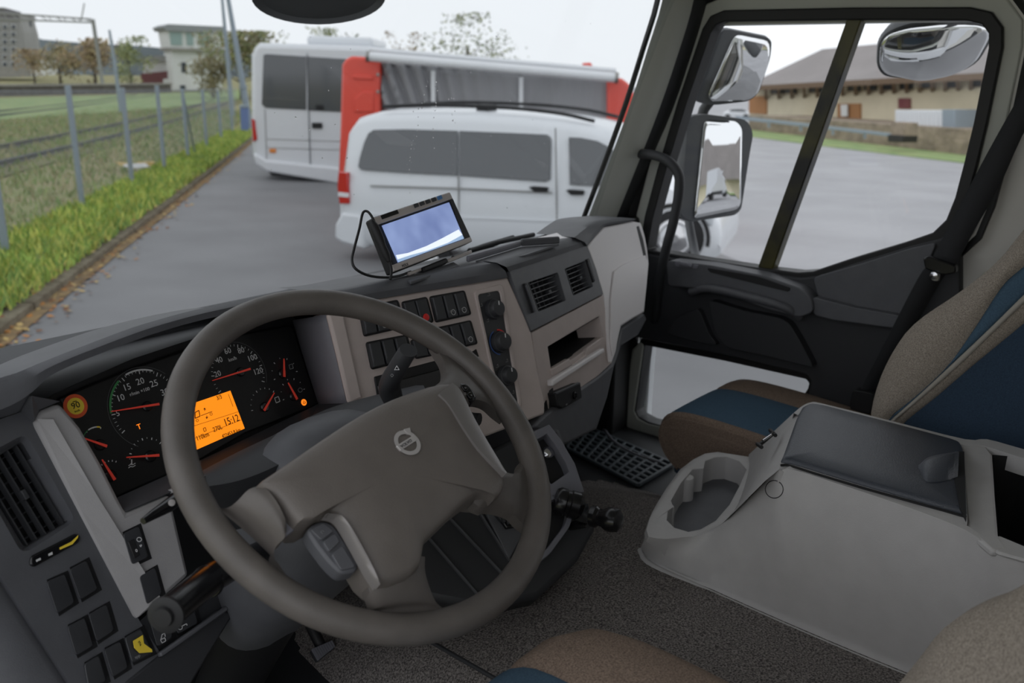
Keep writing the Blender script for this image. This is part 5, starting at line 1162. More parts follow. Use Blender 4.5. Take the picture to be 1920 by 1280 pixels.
# chain link fence
fc = thing('fence', K(9, 1.4), 'grey wire mesh fence with metal posts along the verge', 'fence')
post_px = [((-12, 494), (-20, 330)), ((12, 480), (2, 250)), ((155, 390), (117, 160)), ((248, 345), (226, 165)), ((309, 320), (286, 160)), ((353, 298), (338, 166)), ((388, 278), (374, 168)), ((415, 262), (403, 170)), ((436, 250), (426, 172))]
pb_ = []
for (bx, by), (tx, ty) in post_px[1:]:
    b = G(bx, by, .12); h = 2.15 if ty > 200 else max(1.7, min(2.3, up_to(b, tx, ty)-b.z)); pb_.append((b, h))
    tube('post', [b-V((0, 0, .3)), b+V((0, 0, h))], .048, 'galv', fc, 10)
b0 = pb_[4][0]; tube('brace', [b0+V((0, 0, 1.9)), b0+KD*1.6-V((0, 0, .1))], .03, 'galv', fc, 8)
wire = []
A0, A1 = -8, 40
def wseg(p, q, w):
    t = (q-p).normalized(); s = t.cross(KL).normalized()*w; n = KL*w; wire.append(([p+s, p+n, p-s, q+s, q+n, q-s], [[0, 1, 4, 3], [1, 2, 5, 4], [2, 0, 3, 5]]))
a = A0
while a < A1:
    wseg(K(a, 1.36, .15), K(a+1.85, 1.36, 2.0), .0016); wseg(K(a+1.85, 1.36, .15), K(a, 1.36, 2.0), .0016); a += .11
for h in (.2, 1.1, 2.0):
    for i in range(12): wseg(K(A0+i*4, 1.36, h), K(A0+i*4+4, 1.36, h), .003)
wm = join('wire_mesh', wire, 'galv', fc); wm['kind'] = 'stuff'
# litter on the grass by the fence
for i, (x, y, m, lb) in enumerate(((236, 314, 'pale', 'pale crumpled paper lying behind the fence, left piece'), (258, 316, 'white', 'white crumpled paper lying behind the fence, middle piece'), (280, 311, 'pale', 'pale crumpled paper lying behind the fence, right piece'))):
    c = G(x, y, .2); r = random.Random(i); vs = [c+V((r.uniform(-.28, .28), r.uniform(-.28, .28), r.uniform(0, .14))) for _ in range(9)]
    bm = bmesh.new(); [bm.verts.new(v) for v in vs]; bmesh.ops.convex_hull(bm, input=bm.verts); me = bpy.data.meshes.new('litter'); bm.to_mesh(me); bm.free(); me.materials.append(M['white'] if m == 'white' else lm[2]); o = bpy.data.objects.new('litter', me); link(o); tag(o, lb, 'litter')
# ================================================================ trees
bark = mat('bark', (84, 76, 66), .9, .5, 20)
def tree(px, py, D, w, h, cols, label, trunk=.3, n=900, bare=False, seed=1, group=None, ln=None, top=None):
    """base seen at px,py at distance D; crown w wide, whole tree h high, metres"""
    r = random.Random(seed); d = ray(px, py); b = CAM+d*(D/math.hypot(d.x, d.y)); b.z = gz(b.x, b.y)
    if top is not None: h = up_to(b, px, top)-b.z
    t = thing('tree', b, label, 'tree', group)
    tube('trunk', [b-V((0, 0, .2)), b+V((w*.02, 0, h*trunk)), b+V((0, w*.03, h*.7))], [w*.035, w*.028, w*.012], bark, t, 8)
    br = []
    for i in range(16):
        a = r.uniform(0, 6.28); s = b+V((0, 0, h*r.uniform(trunk*.8, .7))); e = s+V((math.cos(a)*w*.42*r.uniform(.6, 1), math.sin(a)*w*.42*r.uniform(.6, 1), h*r.uniform(.08, .28)))
        tt = (e-s); n1 = tt.cross(V((0, 0, 1))).normalized()*w*.008; br.append(([s-n1, s+n1, e], [[0, 1, 2]])); n2 = tt.cross(n1).normalized()*w*.008; br.append(([s-n2, s+n2, e], [[0, 1, 2]]))
    join('branches', br, bark, t)
    vs, fs, mi = [], [], []; c = b+V((0, 0, h*(trunk+1)/2)); ls = ln or w*.035
    lobes = [c+V((r.gauss(0, w*.2), r.gauss(0, w*.2), r.gauss(0, h*.17))) for _ in range(14)]
    for i in range(n):
        q = r.choice(lobes); rr = w*.17
        p = q+V((r.gauss(0, rr*.6), r.gauss(0, rr*.6), r.gauss(0, rr*.6)))
        if p.z > b.z+h: p.z = b.z+h-r.random()*.1*h
        u = V((r.uniform(-1, 1), r.uniform(-1, 1), r.uniform(-1, 1))).normalized()*ls; v = u.cross(V((r.uniform(-1, 1), r.uniform(-1, 1), r.uniform(-1, 1)))).normalized()*ls*.8
        k = len(vs); vs += [p-u, p-v, p+u, p+v]; fs.append([k, k+1, k+2, k+3]); mi.append(r.randrange(len(cols)))
    me = bpy.data.meshes.new('crown'); me.from_pydata([tuple(v) for v in vs], [], fs)
    for cc in cols: me.materials.append(cc)
    me.polygons.foreach_set('material_index', mi); o = bpy.data.objects.new('crown', me); link(o, t); o['kind'] = 'stuff'
    return t
def leaf(n, c): return mat(n, c, .9)  # background leaf colours greyed and lightened, distance haze put into the base colour
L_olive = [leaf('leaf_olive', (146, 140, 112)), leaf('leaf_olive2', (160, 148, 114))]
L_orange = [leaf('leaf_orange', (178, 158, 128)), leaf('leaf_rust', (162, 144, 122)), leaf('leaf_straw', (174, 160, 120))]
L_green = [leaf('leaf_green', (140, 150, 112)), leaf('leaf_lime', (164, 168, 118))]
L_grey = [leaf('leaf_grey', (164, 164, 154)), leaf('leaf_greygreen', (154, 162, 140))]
TG = 'trees along the railway'
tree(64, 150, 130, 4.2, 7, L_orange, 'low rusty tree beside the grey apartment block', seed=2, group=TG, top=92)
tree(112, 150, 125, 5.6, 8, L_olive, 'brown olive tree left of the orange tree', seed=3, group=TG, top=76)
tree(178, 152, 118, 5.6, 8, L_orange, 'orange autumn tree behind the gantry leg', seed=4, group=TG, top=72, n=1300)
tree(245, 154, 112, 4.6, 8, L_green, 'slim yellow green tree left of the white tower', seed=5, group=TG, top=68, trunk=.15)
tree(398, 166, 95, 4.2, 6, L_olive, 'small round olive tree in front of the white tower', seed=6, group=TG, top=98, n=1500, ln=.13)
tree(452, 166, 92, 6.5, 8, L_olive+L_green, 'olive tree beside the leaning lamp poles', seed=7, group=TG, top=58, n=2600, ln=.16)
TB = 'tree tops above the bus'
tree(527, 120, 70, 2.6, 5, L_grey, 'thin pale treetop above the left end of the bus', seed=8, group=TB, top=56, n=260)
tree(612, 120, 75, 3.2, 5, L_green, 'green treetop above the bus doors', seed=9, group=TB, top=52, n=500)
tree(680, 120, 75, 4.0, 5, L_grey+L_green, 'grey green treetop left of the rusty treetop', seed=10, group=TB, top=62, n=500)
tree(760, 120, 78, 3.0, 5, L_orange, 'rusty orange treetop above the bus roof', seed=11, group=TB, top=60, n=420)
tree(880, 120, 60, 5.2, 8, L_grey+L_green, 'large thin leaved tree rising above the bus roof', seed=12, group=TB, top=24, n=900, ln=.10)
# ================================================================ railway buildings and poles
def vpl(px, Dd, yaw=0, py=150):
    p = PD(px, py, Dd); d = ray(px, py); az = math.atan2(d.x, d.y)+R(yaw); return Pl(p, V((-math.sin(az), -math.cos(az), 0)))
def block(name, pl, px, depth, m, parent, off=0., bevel=0.): return slab(name, pl, px, depth, m, parent, off, bevel)
M['cream'] = mat('cream_render', (216, 206, 180), .9, var=.06, vscale=.6); M['whitewall'] = mat('white_render', (222, 224, 222), .9, var=.04, vscale=.4)
M['bldg'] = mat('grey_block', (150, 150, 148), .9, var=.08, vscale=.3); M['pane'] = mat('dark_pane', (66, 72, 78), .15); M['paneg'] = mat('green_pane', (150, 172, 168), .2)
ab_ = thing('apartment_block', PD(10, 146, 170), 'tall grey apartment block at the far left behind the railway', 'building'); P1 = vpl(20, 170, 10)
block('wall', P1, [(-160, 18), (36, 24), (38, 40), (44, 60), (57, 142), (-160, 150)], 14, 'bldg', ab_)
block('parapet', P1, [(-162, 12), (8, 14), (9, 22), (36, 24), (36, 38), (-162, 34)], 14.2, mat('parapet_grey', (112, 110, 110), .9), ab_, .2)
for r_ in range(6):
    for c_ in range(5):
        x0, y0 = -28+c_*16, 46+r_*14
        if x0 < -24 or x0+9 > 42: continue
        wv = sub('window', ab_); block('frame', P1, [(x0, y0), (x0+10, y0+.4), (x0+10.4, y0+9.4), (x0+.4, y0+9)], .2, 'whitewall', wv, .12); block('pane', P1, [(x0+1, y0+1), (x0+9, y0+1.3), (x0+9.3, y0+8.4), (x0+1.3, y0+8)], .1, 'pane', wv, .2)
block('plinth', P1, [(-162, 128), (56, 124), (58, 144), (-162, 150)], 14.2, 'concrete', ab_, .15)
tw = thing('signal_tower', PD(370, 166, 118), 'white two-storey signal tower with flat grey roof', 'building'); P2 = vpl(370, 118, -12)
block('wall', P2, [(322, 92), (419, 96), (417, 168), (326, 170)], 5, 'whitewall', tw)
block('cabin', P2, [(314, 56), (419, 60), (419, 98), (320, 93)], 6, 'whitewall', tw, .5)
block('ledge', P2, [(318, 89), (421, 93), (421, 98), (319, 94)], 6.4, 'concrete', tw, .7)
block('roof', P2, [(306, 50), (316, 45), (421, 50), (421, 62), (311, 57)], 7, mat('roof_grey', (146, 150, 152), .8), tw, 1.0)
for q in ([(318, 60), (341, 61), (342, 85), (321, 84)], [(349, 61), (362, 62), (363, 85), (351, 85)], [(376, 62), (392, 63), (392, 86), (377, 86)], [(340, 117), (349, 117), (350, 136), (341, 136)], [(338, 160), (348, 160), (348, 167), (338, 167)]):
    block('window', P2, q, .3, 'paneg' if q[0][1] < 100 else 'pane', tw, .62 if q[0][1] < 100 else .08)
hs = thing('railway_shed', PD(296, 166, 122), 'low shed with dark red front left of the white tower', 'building'); P3 = vpl(296, 122, 5)
block('wall', P3, [(268, 114), (322, 112), (322, 150), (268, 152)], 5, 'whitewall', hs); block('red_front', P3, [(264, 138), (326, 132), (326, 164), (264, 164)], 2, mat('dark_red', (116, 74, 76), .8), hs, 1.2)
block('roof', P3, [(262, 108), (294, 104), (328, 106), (328, 114), (262, 116)], 6, 'bldg', hs, .5); block('gate', P3, [(306, 148), (318, 147), (318, 163), (306, 163)], .3, 'whitewall', hs, 1.4)
h2 = thing('white_house', PD(84, 142, 150), 'small white house behind the brown trees', 'building'); P4 = vpl(84, 150, 0)
block('wall', P4, [(58, 112), (108, 110), (108, 140), (58, 142)], 6, 'whitewall', h2); block('roof', P4, [(54, 112), (70, 98), (100, 97), (112, 110)], 6.5, 'bldg', h2, .3); block('window', P4, [(70, 118), (78, 118), (78, 128), (70, 128)], .2, 'pane', h2, .05)
gt = thing('gantry', PD(190, 150, 75), 'thin grey catenary gantry over the tracks', 'gantry'); P5 = vpl(100, 75, 0)
for a, b in (((-60, 20), (172, 36)), ((-60, 34), (172, 42))): tube('chord', [P5.p(*a), P5.p(*b)], .06, 'bldg', gt, 6)
for k in range(16): tube('lattice_bar', [P5.p(-50+k*14, 20.7+k*.97), P5.p(-43+k*14+7*(k % 2), 35+k*.5)], .035, 'bldg', gt, 5)
tube('leg', [P5.p(174, 36), P5.p(192, 156)], .14, 'bldg', gt, 8); tube('insulator', [P5.p(57, 40), P5.p(58, 50)], .08, 'pane', gt, 6); tube('bracket', [P5.p(152, 38), P5.p(156, 18), P5.p(158, 6)], .05, 'bldg', gt, 6)
for (x0, y0, x1, y1, w, dd, lb) in ((205, 56, 223, 168, .10, 62, 'slim grey pole rising behind the fence'), (423, -30, 470, 246, .13, 46, 'thick grey lamp pole leaning beside the bus'), (414, -30, 432, 166, .11, 60, 'second thinner pole behind the lamp pole')):
    a, b = PD(x1, y1, dd), PD(x0, y0, dd); o = thing('utility_pole', V((a.x, a.y, gz(a.x, a.y))), lb, 'pole', 'poles by the railway')
    tube('pole_shaft', [V((a.x, a.y, gz(a.x, a.y)-.1)), a*.5+b*.5, b], [w*1.3, w, w*.7], 'galv', o, 10); tube('pole_collar', [a*.7+b*.3, a*.68+b*.32], w*1.4, 'galv', o, 10)
ub = thing('utility_box', G(458, 252), 'narrow blue utility box at the fence end beside the bus', 'box'); P6 = vpl(458, math.hypot(G(458, 252).x-CAM.x, G(458, 252).y), 0)
block('cabinet', P6, [(450, 200), (466, 200), (467, 252), (452, 252)], .4, mat('faded_blue', (112, 130, 176), .6), ub, 0, .02); block('cabinet_lid', P6, [(449, 197), (467, 197), (467, 202), (449, 202)], .46, 'galv', ub, .03)
# ================================================================ bus
M['vanwhite'] = mat('vehicle_white', (222, 225, 229), .3, coat=.4); M['tint'] = mat('tinted_glass', (78, 81, 85), .08, spec=1.0); M['busred'] = mat('vehicle_red', (232, 80, 64), .35, coat=.3)
M['tail'] = mat('tail_lamp', (196, 40, 34), .2, coat=.5); M['blackrub'] = mat('tyre', (28, 28, 30), .8); M['amberl'] = mat('amber_marker', (226, 138, 60), .3)
BR = PD(475, 315, 23); d_ = V((math.sin(R(138)), math.cos(R(138)), 0)); BN = V((d_.y, -d_.x, 0)); BN = BN if BN.dot(CAM-BR) > 0 else -BN
BP = Pl(BR, BN); hd_ = -BN
bus = thing('white_bus', PD(560, 350, 22), 'tall white bus parked behind the red stall, rear doors facing the truck', 'bus')
body = [(473, 300), (470, 250), (470, 110), (474, 88), (486, 80), (560, 82), (690, 86), (716, 92), (720, 120), (722, 355), (690, 352), (636, 338), (560, 328), (494, 318)]
fr = [BP.p(*p) for p in body]; slabpts('body', fr, [p+hd_*10.5 for p in fr], 'vanwhite', bus, .12)
slab('rear_window', BP, [(494, 103), (500, 101), (574, 106), (574, 206), (498, 202), (491, 195)], .03, 'tint', bus, .02)
slab('rear_window', BP, [(577, 106), (640, 110), (690, 113), (690, 212), (577, 207)], .03, 'tint', bus, .02)
slab('door_seam', BP, [(575, 100), (576.5, 100), (583, 330), (581.5, 330)], .01, 'pane', bus, .03)
slab('door_seam', BP, [(496, 205), (497.2, 205), (501, 316), (499.8, 316)], .01, 'bldg', bus, .015)
for y in (262, 278): slab('panel_seam', BP, [(500, y-2), (690, y+4), (690, y+5), (500, y-1)], .01, 'bldg', bus, .012)
slab('door_handle', BP, [(584, 230), (604, 230), (604, 241), (585, 241)], .06, 'black', bus, .05, .02)
slab('wiper_motor', BP, [(592, 196), (606, 197), (606, 206), (592, 205)], .06, 'black', bus, .06, .02)
slab('tail_lamp', BP, [(471, 222), (477, 225), (482, 262), (474, 266)], .06, 'tail', bus, .04, .02)
slab('marker_lamp', BP, [(505, 279), (517, 279), (517, 287), (505, 286)], .04, 'amberl', bus, .03, .01)
slab('bumper', BP, [(474, 286), (500, 300), (700, 322), (700, 356), (500, 322), (478, 308)], .25, 'vanwhite', bus, .10, .05)
rz = BP.p(560, 82).z
fr = [BP.p(690, 86)+hd_*1.0+BN*0+V((0, 0, .0)), BP.p(560, 82)+hd_*1.0, BP.p(560, 82)+hd_*4.2, BP.p(690, 86)+hd_*4.2]
slabpts('roof_unit', [p+V((0, 0, .22)) for p in fr], [p-V((0, 0, .02)) for p in fr], 'vanwhite', bus, .08)
for s in (1.6, 8.4):
    c = BP.p(705, 352)+hd_*s; c.z = gz(c.x, c.y)+.48; lathe('wheel', c+d_*.02, d_, [(.46, -.3), (.48, -.1), (.48, .0), (.30, .02), (.1, .03), (.001, .03)], 'blackrub', bus, 24)
    c = BP.p(480, 312)+hd_*s; c.z = gz(c.x, c.y)+.48; lathe('wheel', c-d_*.02+d_*.3, -d_, [(.46, -.0), (.48, .1), (.48, .28), (.30, .3), (.001, .3)], 'blackrub', bus, 24)
# ================================================================ red stall with awning
RP = vpl(880, 17.2, 4); rs_ = thing('red_stall', PD(900, 300, 17), 'red trailer stall closed by a grey tarpaulin under a white awning', 'stall')
slab('side_panel', RP, [(641, 122), (648, 110), (660, 105), (706, 108), (713, 116), (713, 330), (634, 330), (637, 262)], 1.2, 'busred', rs_, 0, .05)
slab('side_panel', RP, [(1138, 150), (1150, 148), (1166, 146), (1180, 158), (1200, 200), (1290, 240), (1300, 400), (1138, 400)], 1.2, 'busred', rs_, 0, .05)
slab('rear_wall', RP, [(700, 118), (1150, 150), (1150, 330), (700, 330)], .1, mat('stall_inside', (96, 96, 98), .8), rs_, -.5)
for q in ([(662, 140), (700, 142), (700, 150), (662, 148)], [(664, 185), (680, 172), (700, 172), (700, 210), (664, 210)]): slab('pressed_panel', RP, q, .03, 'busred', rs_, .03, .02)
# tarpaulin with hanging folds
def tarp(x0, x1, name='tarpaulin', amp=.13, seed=1, diag=True):
    rows = []; r = random.Random(seed); nx, ny = 44, 14
    for j in range(ny+1):
        t = j/ny; row = []
        for i in range(nx+1):
            s = i/nx; x = x0+(x1-x0)*s; yt = 118+(x-715)*.078; yb = 262; y = yt+(yb-yt)*t
            fold = math.sin((s*9 - t*2.2*(1-s))*6.283)*(amp*(1-s)**1.5+.006) if diag else math.sin(s*70+t*3)*.008
            row.append(RP.p(x, y, -.12+fold))
        rows.append(row)
    return grid(name, rows, mat(name+'_grey', (150, 150, 153), .55), rs_, 180, thick=.01)
tarp(715, 975); tarp(977, 1142, seed=2, diag=False)
for x in (812, 977): slab('awning_post', RP, [(x-4, 126+(x-715)*.07), (x+4, 126.5+(x-715)*.07), (x+4, 262), (x-4, 262)], .06, 'whitepaint', rs_, .02, .01)
a, b = RP.p(690, 106, .25), RP.p(1156, 146, .25); tube('awning_case', [a, b], .085, 'whitepaint', rs_, 14)
tube('awning_front_rail', [a+V((0, 0, .12))-RP.n*.2, b+V((0, 0, .12))-RP.n*.2], .05, 'whitepaint', rs_, 10)
for p in (a, b): lathe('awning_end', p-(b-a).normalized()*.03, (b-a), [(.10, 0), (.10, .06), (.02, .07)], 'steel', rs_, 14)
fr = [RP.p(706, 104, -.1), RP.p(1150, 142, -.1)]; q = [fr[0], fr[1], fr[1]-RP.n*2.1+V((0, 0, .05)), fr[0]-RP.n*2.1+V((0, 0, .05))]; slabpts('roof', q, [p-V((0, 0, .06)) for p in q], 'whitepaint', rs_, .02)
slab('roof_marker', RP, [(1092, 118), (1108, 117), (1112, 125), (1092, 124)], .2, 'busred', rs_, -.6, .03)
for y in (140, 172, 214): lathe('hook', RP.p(709, y, .01), RP.n, [(.03, 0), (.03, .03), (.001, .035)], 'steel', rs_, 10)
# ================================================================ white van
VH = V((math.sin(R(160)), math.cos(R(160)), 0)); VNn = V((VH.y, -VH.x, 0)); VO_ = PD(645, 440, 12.2); VNn = VNn if VNn.dot(CAM-VO_) > 0 else -VNn
SP_ = Pl(VO_, VNn); Wd_ = -VNn
van = thing('white_van', PD(900, 470, 12.5), 'white passenger van with dark tinted side windows parked across the front', 'van')
#  px, roof, shoulder top, belt, bottom rows of the near side seen from the truck
ST = [(634, 395, 380, 368, 436), (639, 300, 306, 345, 446), (646, 240, 252, 346, 452), (660, 222, 238, 347, 456), (690, 214, 231, 348, 460), (780, 212, 230, 351, 466), (880, 214, 233, 355, 472), (960, 219, 238, 359, 478), (1036, 228, 246, 364, 484), (1090, 238, 256, 368, 488), (1126, 249, 266, 370, 490), (1160, 272, 284, 372, 492), (1196, 306, 314, 376, 492), (1228, 340, 344, 380, 492), (1262, 356, 360, 386, 492), (1300, 372, 376, 396, 492), (1330, 394, 398, 412, 490), (1346, 420, 424, 432, 486), (1350, 446, 448, 452, 480)]
rows = []
for x, yr_, ys, yb, yo in ST:
    pz = lambda y: SP_.p(x, y).z
    l = SP_.p(x, yb); l = V((l.x, l.y, 0)); zo, zb, zs_, zr = pz(yo), pz(yb), pz(ys), pz(yr_)
    tl = max(0., min(1., (zs_-zb)/.6)); ins = .17*tl
    nar = .0
    if x < 646: nar = .06
    if x > 1300: nar = .10*(x-1300)/50
    prof = [(.06+nar, zo), (.0+nar, zo+.10), (-.02+nar, (zo+zb)/2), (.0+nar, zb), (ins+nar, zs_), (ins+.10+nar, zr-.01+.0), (ins+.30+nar, zr+.02), (.95, zr+.04)]
    prof += [(1.9-w, z) for w, z in prof[-2::-1]]
    rows.append([l+Wd_*w+V((0, 0, z)) for w, z in prof])
grid('body', rows, 'vanwhite', van, 40, True, caps=True)
def vz(px, py): return SP_.p(px, py).z
zb_, zs__ = vz(880, 355), vz(880, 233)
wn = (VNn*(zs__-zb_)+V((0, 0, 1))*.17).normalized(); WV = Pl(SP_.p(880, 355), wn)
slab('side_window', WV, [(671, 312), (674, 296), (682, 268), (690, 250), (700, 243), (760, 242), (858, 245), (858, 329), (760, 324), (676, 318)], .02, 'tint', van, .03, .005)
slab('side_window', WV, [(861, 245), (960, 249), (1026, 252), (1033, 258), (1031, 336), (1022, 340), (960, 336), (861, 329)], .02, 'tint', van, .03, .005)
slab('front_door_window', WV, [(1066, 257), (1090, 258), (1120, 264), (1145, 277), (1168, 300), (1150, 346), (1136, 349), (1068, 346)], .02, 'tint', van, .03, .005)
for q in ([(1040, 240), (1042, 240), (1046, 486), (1044, 486)], [(858, 330), (860, 330), (862, 472), (860, 472)]): slab('door_seam', SP_, q, .02, 'bldg', van, .024)
slab('slide_rail', SP_, [(694, 347), (860, 352), (1034, 360), (1034, 363), (860, 355), (694, 350)], .02, 'bldg', van, .03)
slab('body_crease', SP_, [(650, 398), (900, 408), (1180, 418), (1180, 421), (900, 411), (650, 401)], .02, 'vanwhite', van, .03)
for q in ([(990, 351), (1000, 349), (1028, 351), (1026, 360), (1002, 360)], [(1060, 357), (1068, 355), (1096, 357), (1094, 366), (1070, 366)]): slab('door_handle', SP_, q, .03, 'black', van, .05, .01)
slab('tail_lamp', SP_, [(634, 322), (650, 324), (654, 382), (636, 382), (632, 350)], .10, 'tail', van, .05, .01)
slab('tail_lamp_band', SP_, [(634, 360), (653, 362), (653, 370), (634, 368)], .02, 'whitepaint', van, .06)
slab('rear_bumper', SP_, [(628, 420), (640, 398), (676, 402), (684, 468), (640, 456), (626, 446)], .5, 'vanwhite', van, .05, .04)
a = [SP_.p(x, y)+Wd_*.34 for x, y in ((694, 209), (780, 206), (880, 209), (960, 214), (1040, 224), (1100, 238))]; tube('roof_rail', [p+V((0, 0, .05)) for p in a], .022, 'black', van, 8, 3)
tube('roof_rail', [p+Wd_*1.2+V((0, 0, .05)) for p in a], .022, 'black', van, 8, 3)
box('roof_aerial', (-.1, -.1, 0), (.1, .1, .09), 'black', van, .02, Matrix.Translation(SP_.p(878, 212)+Wd_*.6))
mr = [(1136, 330), (1166, 326), (1172, 352), (1140, 356)]; slab('wing_mirror', SP_, mr, .14, 'vanwhite', van, .22, .03)
for x, y in ((1266, 446), (800, 500)):
    c = SP_.p(x, y)
    lathe('wheel', c-VNn*.20, VNn, [(.30, 0), (.335, .03), (.335, .20), (.30, .225), (.235, .23), (.225, .20), (.06, .22), (.001, .22)], 'blackrub', van, 32)
    lathe('rim', c+VNn*.0, VNn, [(.225, 0), (.225, .02), (.19, .03), (.17, .01), (.07, .03), (.05, .05), (.001, .05)], 'chrome', van, 24)
    arc('wheel_arch', c+VNn*.012, SP_, .39, .05, -10, 190, 'black', van, 24, .03)
slab('headlamp', SP_, [(1296, 378), (1320, 390), (1338, 410), (1334, 424), (1310, 412)], .04, mat('lamp_clear', (200, 205, 210), .1, spec=.8), van, -.02, .01)
# ================================================================ warehouse on the far side of the yard
WL, WRt = PD(1418, 200, 86), PD(1850, 200, 64); wd = (WRt-WL); wd.z = 0; wd.normalize(); wnm = V((wd.y, -wd.x, 0)); wnm = wnm if wnm.dot(CAM-WL) > 0 else -wnm
WH = Pl(WL, wnm); wh = thing('warehouse', V((WRt.x, WRt.y, -3)), 'long cream warehouse with big grey roof across the yard', 'building')
block('wall', WH, [(1405, 160), (2100, 128), (2100, 258), (1405, 222)], 12, 'cream', wh)
M['sheet'] = mat('grey_sheet_roof', (138, 132, 130), .8, var=.08, vscale=.3); BT = mat('brown_timber', (112, 92, 74), .85)
M['stone'] = mat('stone_plinth', (148, 134, 118), .95, .6, 3, var=.25, vscale=1.2)
block('plinth', WH, [(1404, 216), (1560, 226), (1830, 244), (2100, 264), (2100, 330), (1830, 312), (1560, 278), (1404, 262)], 8, 'stone', wh, 5)
e0, e1 = WH.p(1392, 163, 1.5), WH.p(2100, 124, 1.5); r0_, r1_ = WH.p(1542, 92), WH.p(2100, 40)
zr_ = 3.3
dd_ = 9
ridge = [CAM+(p-CAM)*1.10 for p in (r0_, r1_)]
rf = [e0, e1, ridge[1], ridge[0]]; slabpts('roof', rf, [p-V((0, 0, .25)) for p in rf], 'sheet', wh)
hp_ = [e0, ridge[0], e0-wnm*15]; mesh('roof_hip', hp_+[p-V((0, 0, .2)) for p in hp_], [[0, 1, 2], [3, 4, 5]], 'sheet', wh)
bar('fascia', e0-V((0, 0, .15)), e1-V((0, 0, .15)), .2, .4, (0, 0, 1), BT, wh)
for i in range(22):
    x = 1436+i*24; yt = 161-(x-1436)*.05
    a, b = WH.p(x, yt+24, .1), WH.p(x, yt+4, 1.3); bar('eave_bracket', a, b, .22, .22, (0, 0, 1), BT, wh)
for i, x in enumerate((1446, 1470, 1518, 1590, 1620, 1654, 1688, 1728, 1772, 1820)):
    y = 163-(x-1436)*.035; wv = sub('window', wh); block('frame', WH, [(x-2, y-1.5), (x+24, y-2.5), (x+24, y+14), (x-2, y+14)], .2, BT, wv, .06); block('pane', WH, [(x, y), (x+22, y-.8), (x+22, y+12), (x, y+12)], .1, 'pane', wv, .14)
for q, m in (([(1404, 180), (1436, 180), (1436, 214), (1404, 212)], 'br'), ([(1570, 194), (1612, 194), (1612, 226), (1570, 224)], 'br'), ([(1684, 184), (1705, 184), (1705, 204), (1684, 203)], 'rd')):
    block('door_leaf', WH, q, .2, mat('orange_timber', (168, 120, 78), .8) if m == 'br' else mat('maroon_door', (122, 62, 66), .7), wh, .15)
block('notice_board', WH, [(1576, 196), (1588, 196), (1588, 218), (1577, 218)], .1, 'whitewall', wh, .4)
def yard(px, py, label, cat, name): b = G(px, py); return thing(name, b, label, cat), vpl(px, math.hypot(b.x-CAM.x, b.y-CAM.y), 0)
Pc = WH.off(3.6); ct = thing('container', Pc.p(1735, 240), 'white container standing in front of the warehouse wall', 'container')
block('container_body', Pc, [(1678, 206), (1786, 206), (1786, 243), (1678, 238)], 2.0, 'vanwhite', ct, 0, .04); block('end_frame', Pc, [(1766, 205), (1790, 205), (1790, 244), (1766, 242)], 2.1, 'galv', ct, .1, .03)
for k in range(10): block('rib', Pc, [(1684+k*8, 209), (1686+k*8, 209), (1686+k*8, 237), (1684+k*8, 237)], .06, 'vanwhite', ct, .05)
Pk = WH.off(8); cbk = thing('concrete_block', Pk.p(1682, 266), 'grey concrete block with dark base at the end of the guard rail', 'block')
block('concrete_body', Pk, [(1669, 228), (1697, 230), (1695, 256), (1670, 255)], .9, 'stone', cbk, 0, .05); block('dark_base', Pk, [(1664, 252), (1694, 254), (1692, 267), (1664, 266)], 1.0, 'black', cbk, .05, .05)
Pg = WH.off(7); gr = thing('guard_rail', Pg.p(1540, 250), 'low grey steel guard rail along the far side of the yard', 'guard rail')
gp = [(1380, 217), (1440, 223.5), (1500, 230), (1560, 237), (1620, 244), (1672, 250)]
for (x0, y0), (x1, y1) in zip(gp, gp[1:]): block('rail_beam', Pg, [(x0, y0), (x1, y1), (x1, y1+7), (x0, y0+6)], .1, 'galv', gr, 0, .02)
for x, y in gp: block('post', Pg, [(x-1.2, y), (x+1.2, y), (x+1.2, y+16), (x-1.2, y+15)], .12, 'galv', gr, -.12)
def gset(x, y, o): p = WH.p(x, y, o); return V((p.x, p.y, gz(p.x, p.y)+.06))
gq = [gset(x, 262, 9.5) for x in (1380, 1500, 1620, 1740, 1860, 2000)]+[gset(x, 250, 4.5) for x in (2000, 1860, 1740, 1620, 1500, 1380)]
struct(slabpts('lawn', gq, [p-V((0, 0, .2)) for p in gq], 'lawn'), 'narrow grass strip before the warehouse')
wc_, Pw = yard(1384, 221, 'small white car parked far off left of the warehouse', 'car', 'parked_car')
block('car_body', Pw, [(1356, 212), (1364, 209), (1404, 210), (1408, 214), (1407, 222), (1356, 221)], 1.7, 'vanwhite', wc_, 0, .1); block('car_cabin', Pw, [(1366, 209), (1372, 204), (1394, 204), (1402, 210)], 1.5, 'tint', wc_, -.1, .1)
for x in (1364, 1398): lathe('wheel', Pw.p(x, 220, .02), Pw.n, [(.32, -.2), (.32, .0), (.2, .02), (.001, .02)], 'blackrub', wc_, 16)
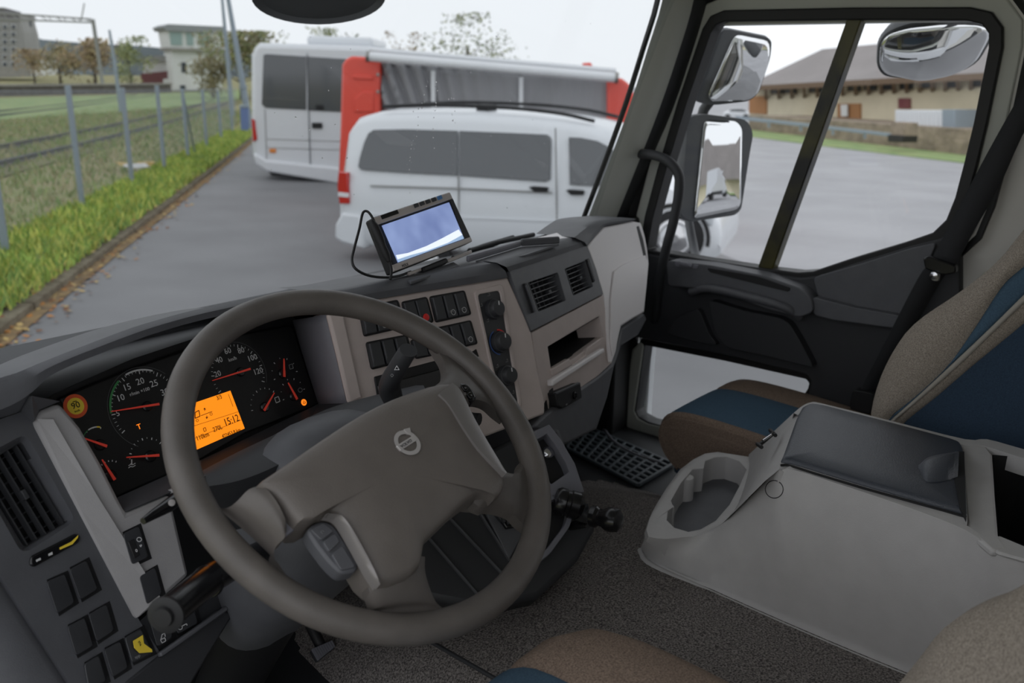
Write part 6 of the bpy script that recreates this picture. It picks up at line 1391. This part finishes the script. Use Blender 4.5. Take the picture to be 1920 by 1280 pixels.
# ================================================================ seen only in the mirrors: yard behind the truck
lo = thing('white_lorry', V((7.4, -55, 0)), 'white lorry parked behind, seen in the door mirror', 'lorry')
T = Matrix.Translation(V((7.4, -52, 0))) @ Matrix.Rotation(R(200), 4, 'Z')
box('cargo_box', (-1.25, -9, 1.0), (1.25, -2.3, 3.8), 'vanwhite', lo, .05, T); box('cab', (-1.2, -2.0, .5), (1.2, 0, 3.1), 'vanwhite', lo, .25, T)
box('windscreen', (-1.05, -.02, 1.7), (1.05, .03, 2.6), 'tint', lo, .05, T); box('side_window', (-1.23, -1.2, 1.75), (1.23, -.35, 2.5), 'tint', lo, .05, T); box('grille', (-.8, -.02, .7), (.8, .04, 1.4), 'black', lo, .03, T); box('chassis', (-1.0, -9, .6), (1.0, -1, 1.0), 'black', lo, .03, T)
for y in (-1.0, -7.2):
    for s in (-1, 1): lathe('wheel', T @ V((s*1.2, y, .5)), (T.to_3x3() @ V((s, 0, 0))), [(.5, -.3), (.5, 0), (.3, .01), (.001, .01)], 'blackrub', lo, 20)
dp_ = thing('goods_shed', V((15, -92, 0)), 'long brown roofed goods shed behind the lorry, seen in the mirror', 'building')
box('wall', (-12, -104, 0), (60, -92, 3.6), 'cream', dp_); mesh('roof', [V(p) for p in ((-14, -90, 3.6), (62, -90, 3.6), (62, -106, 3.6), (-14, -106, 3.6), (-8, -98, 12.0), (58, -98, 12.0))], [[0, 1, 5, 4], [2, 3, 4, 5], [1, 2, 5], [3, 0, 4]], 'sheet', dp_)
struct(box('lawn', (-20, -88, -.1), (70, -72, .05), 'lawn'), 'grass strip behind the truck, seen in the mirror')
# truck wiper outside the windscreen
wp_ = thing('wiper', PZ(900, 462, 1.80), 'black wiper blade resting below the windscreen', 'wiper')
tube('wiper_blade', [PZ(850, 484, 1.855), PZ(905, 464, 1.855), PZ(962, 444, 1.855)], [.006, .009, .005], 'black', wp_, 8); tube('wiper_arm', [PZ(880, 470, 1.862), PZ(930, 455, 1.862), PZ(1000, 440, 1.85)], .006, 'black', wp_, 8)
# ---------------------------------------------------------------- lettering to meshes
bpy.context.view_layer.update()
dg = bpy.context.evaluated_depsgraph_get()
for o in [o for o in bpy.data.objects if o.type == 'FONT']:
    me = bpy.data.meshes.new_from_object(o.evaluated_get(dg)); nm = o.name
    q = bpy.data.objects.new(nm+'_', me); COL.objects.link(q); q.parent = o.parent
    q.matrix_parent_inverse = o.matrix_parent_inverse.copy(); q.matrix_basis = o.matrix_basis.copy()
    bpy.data.objects.remove(o); q.name = nm
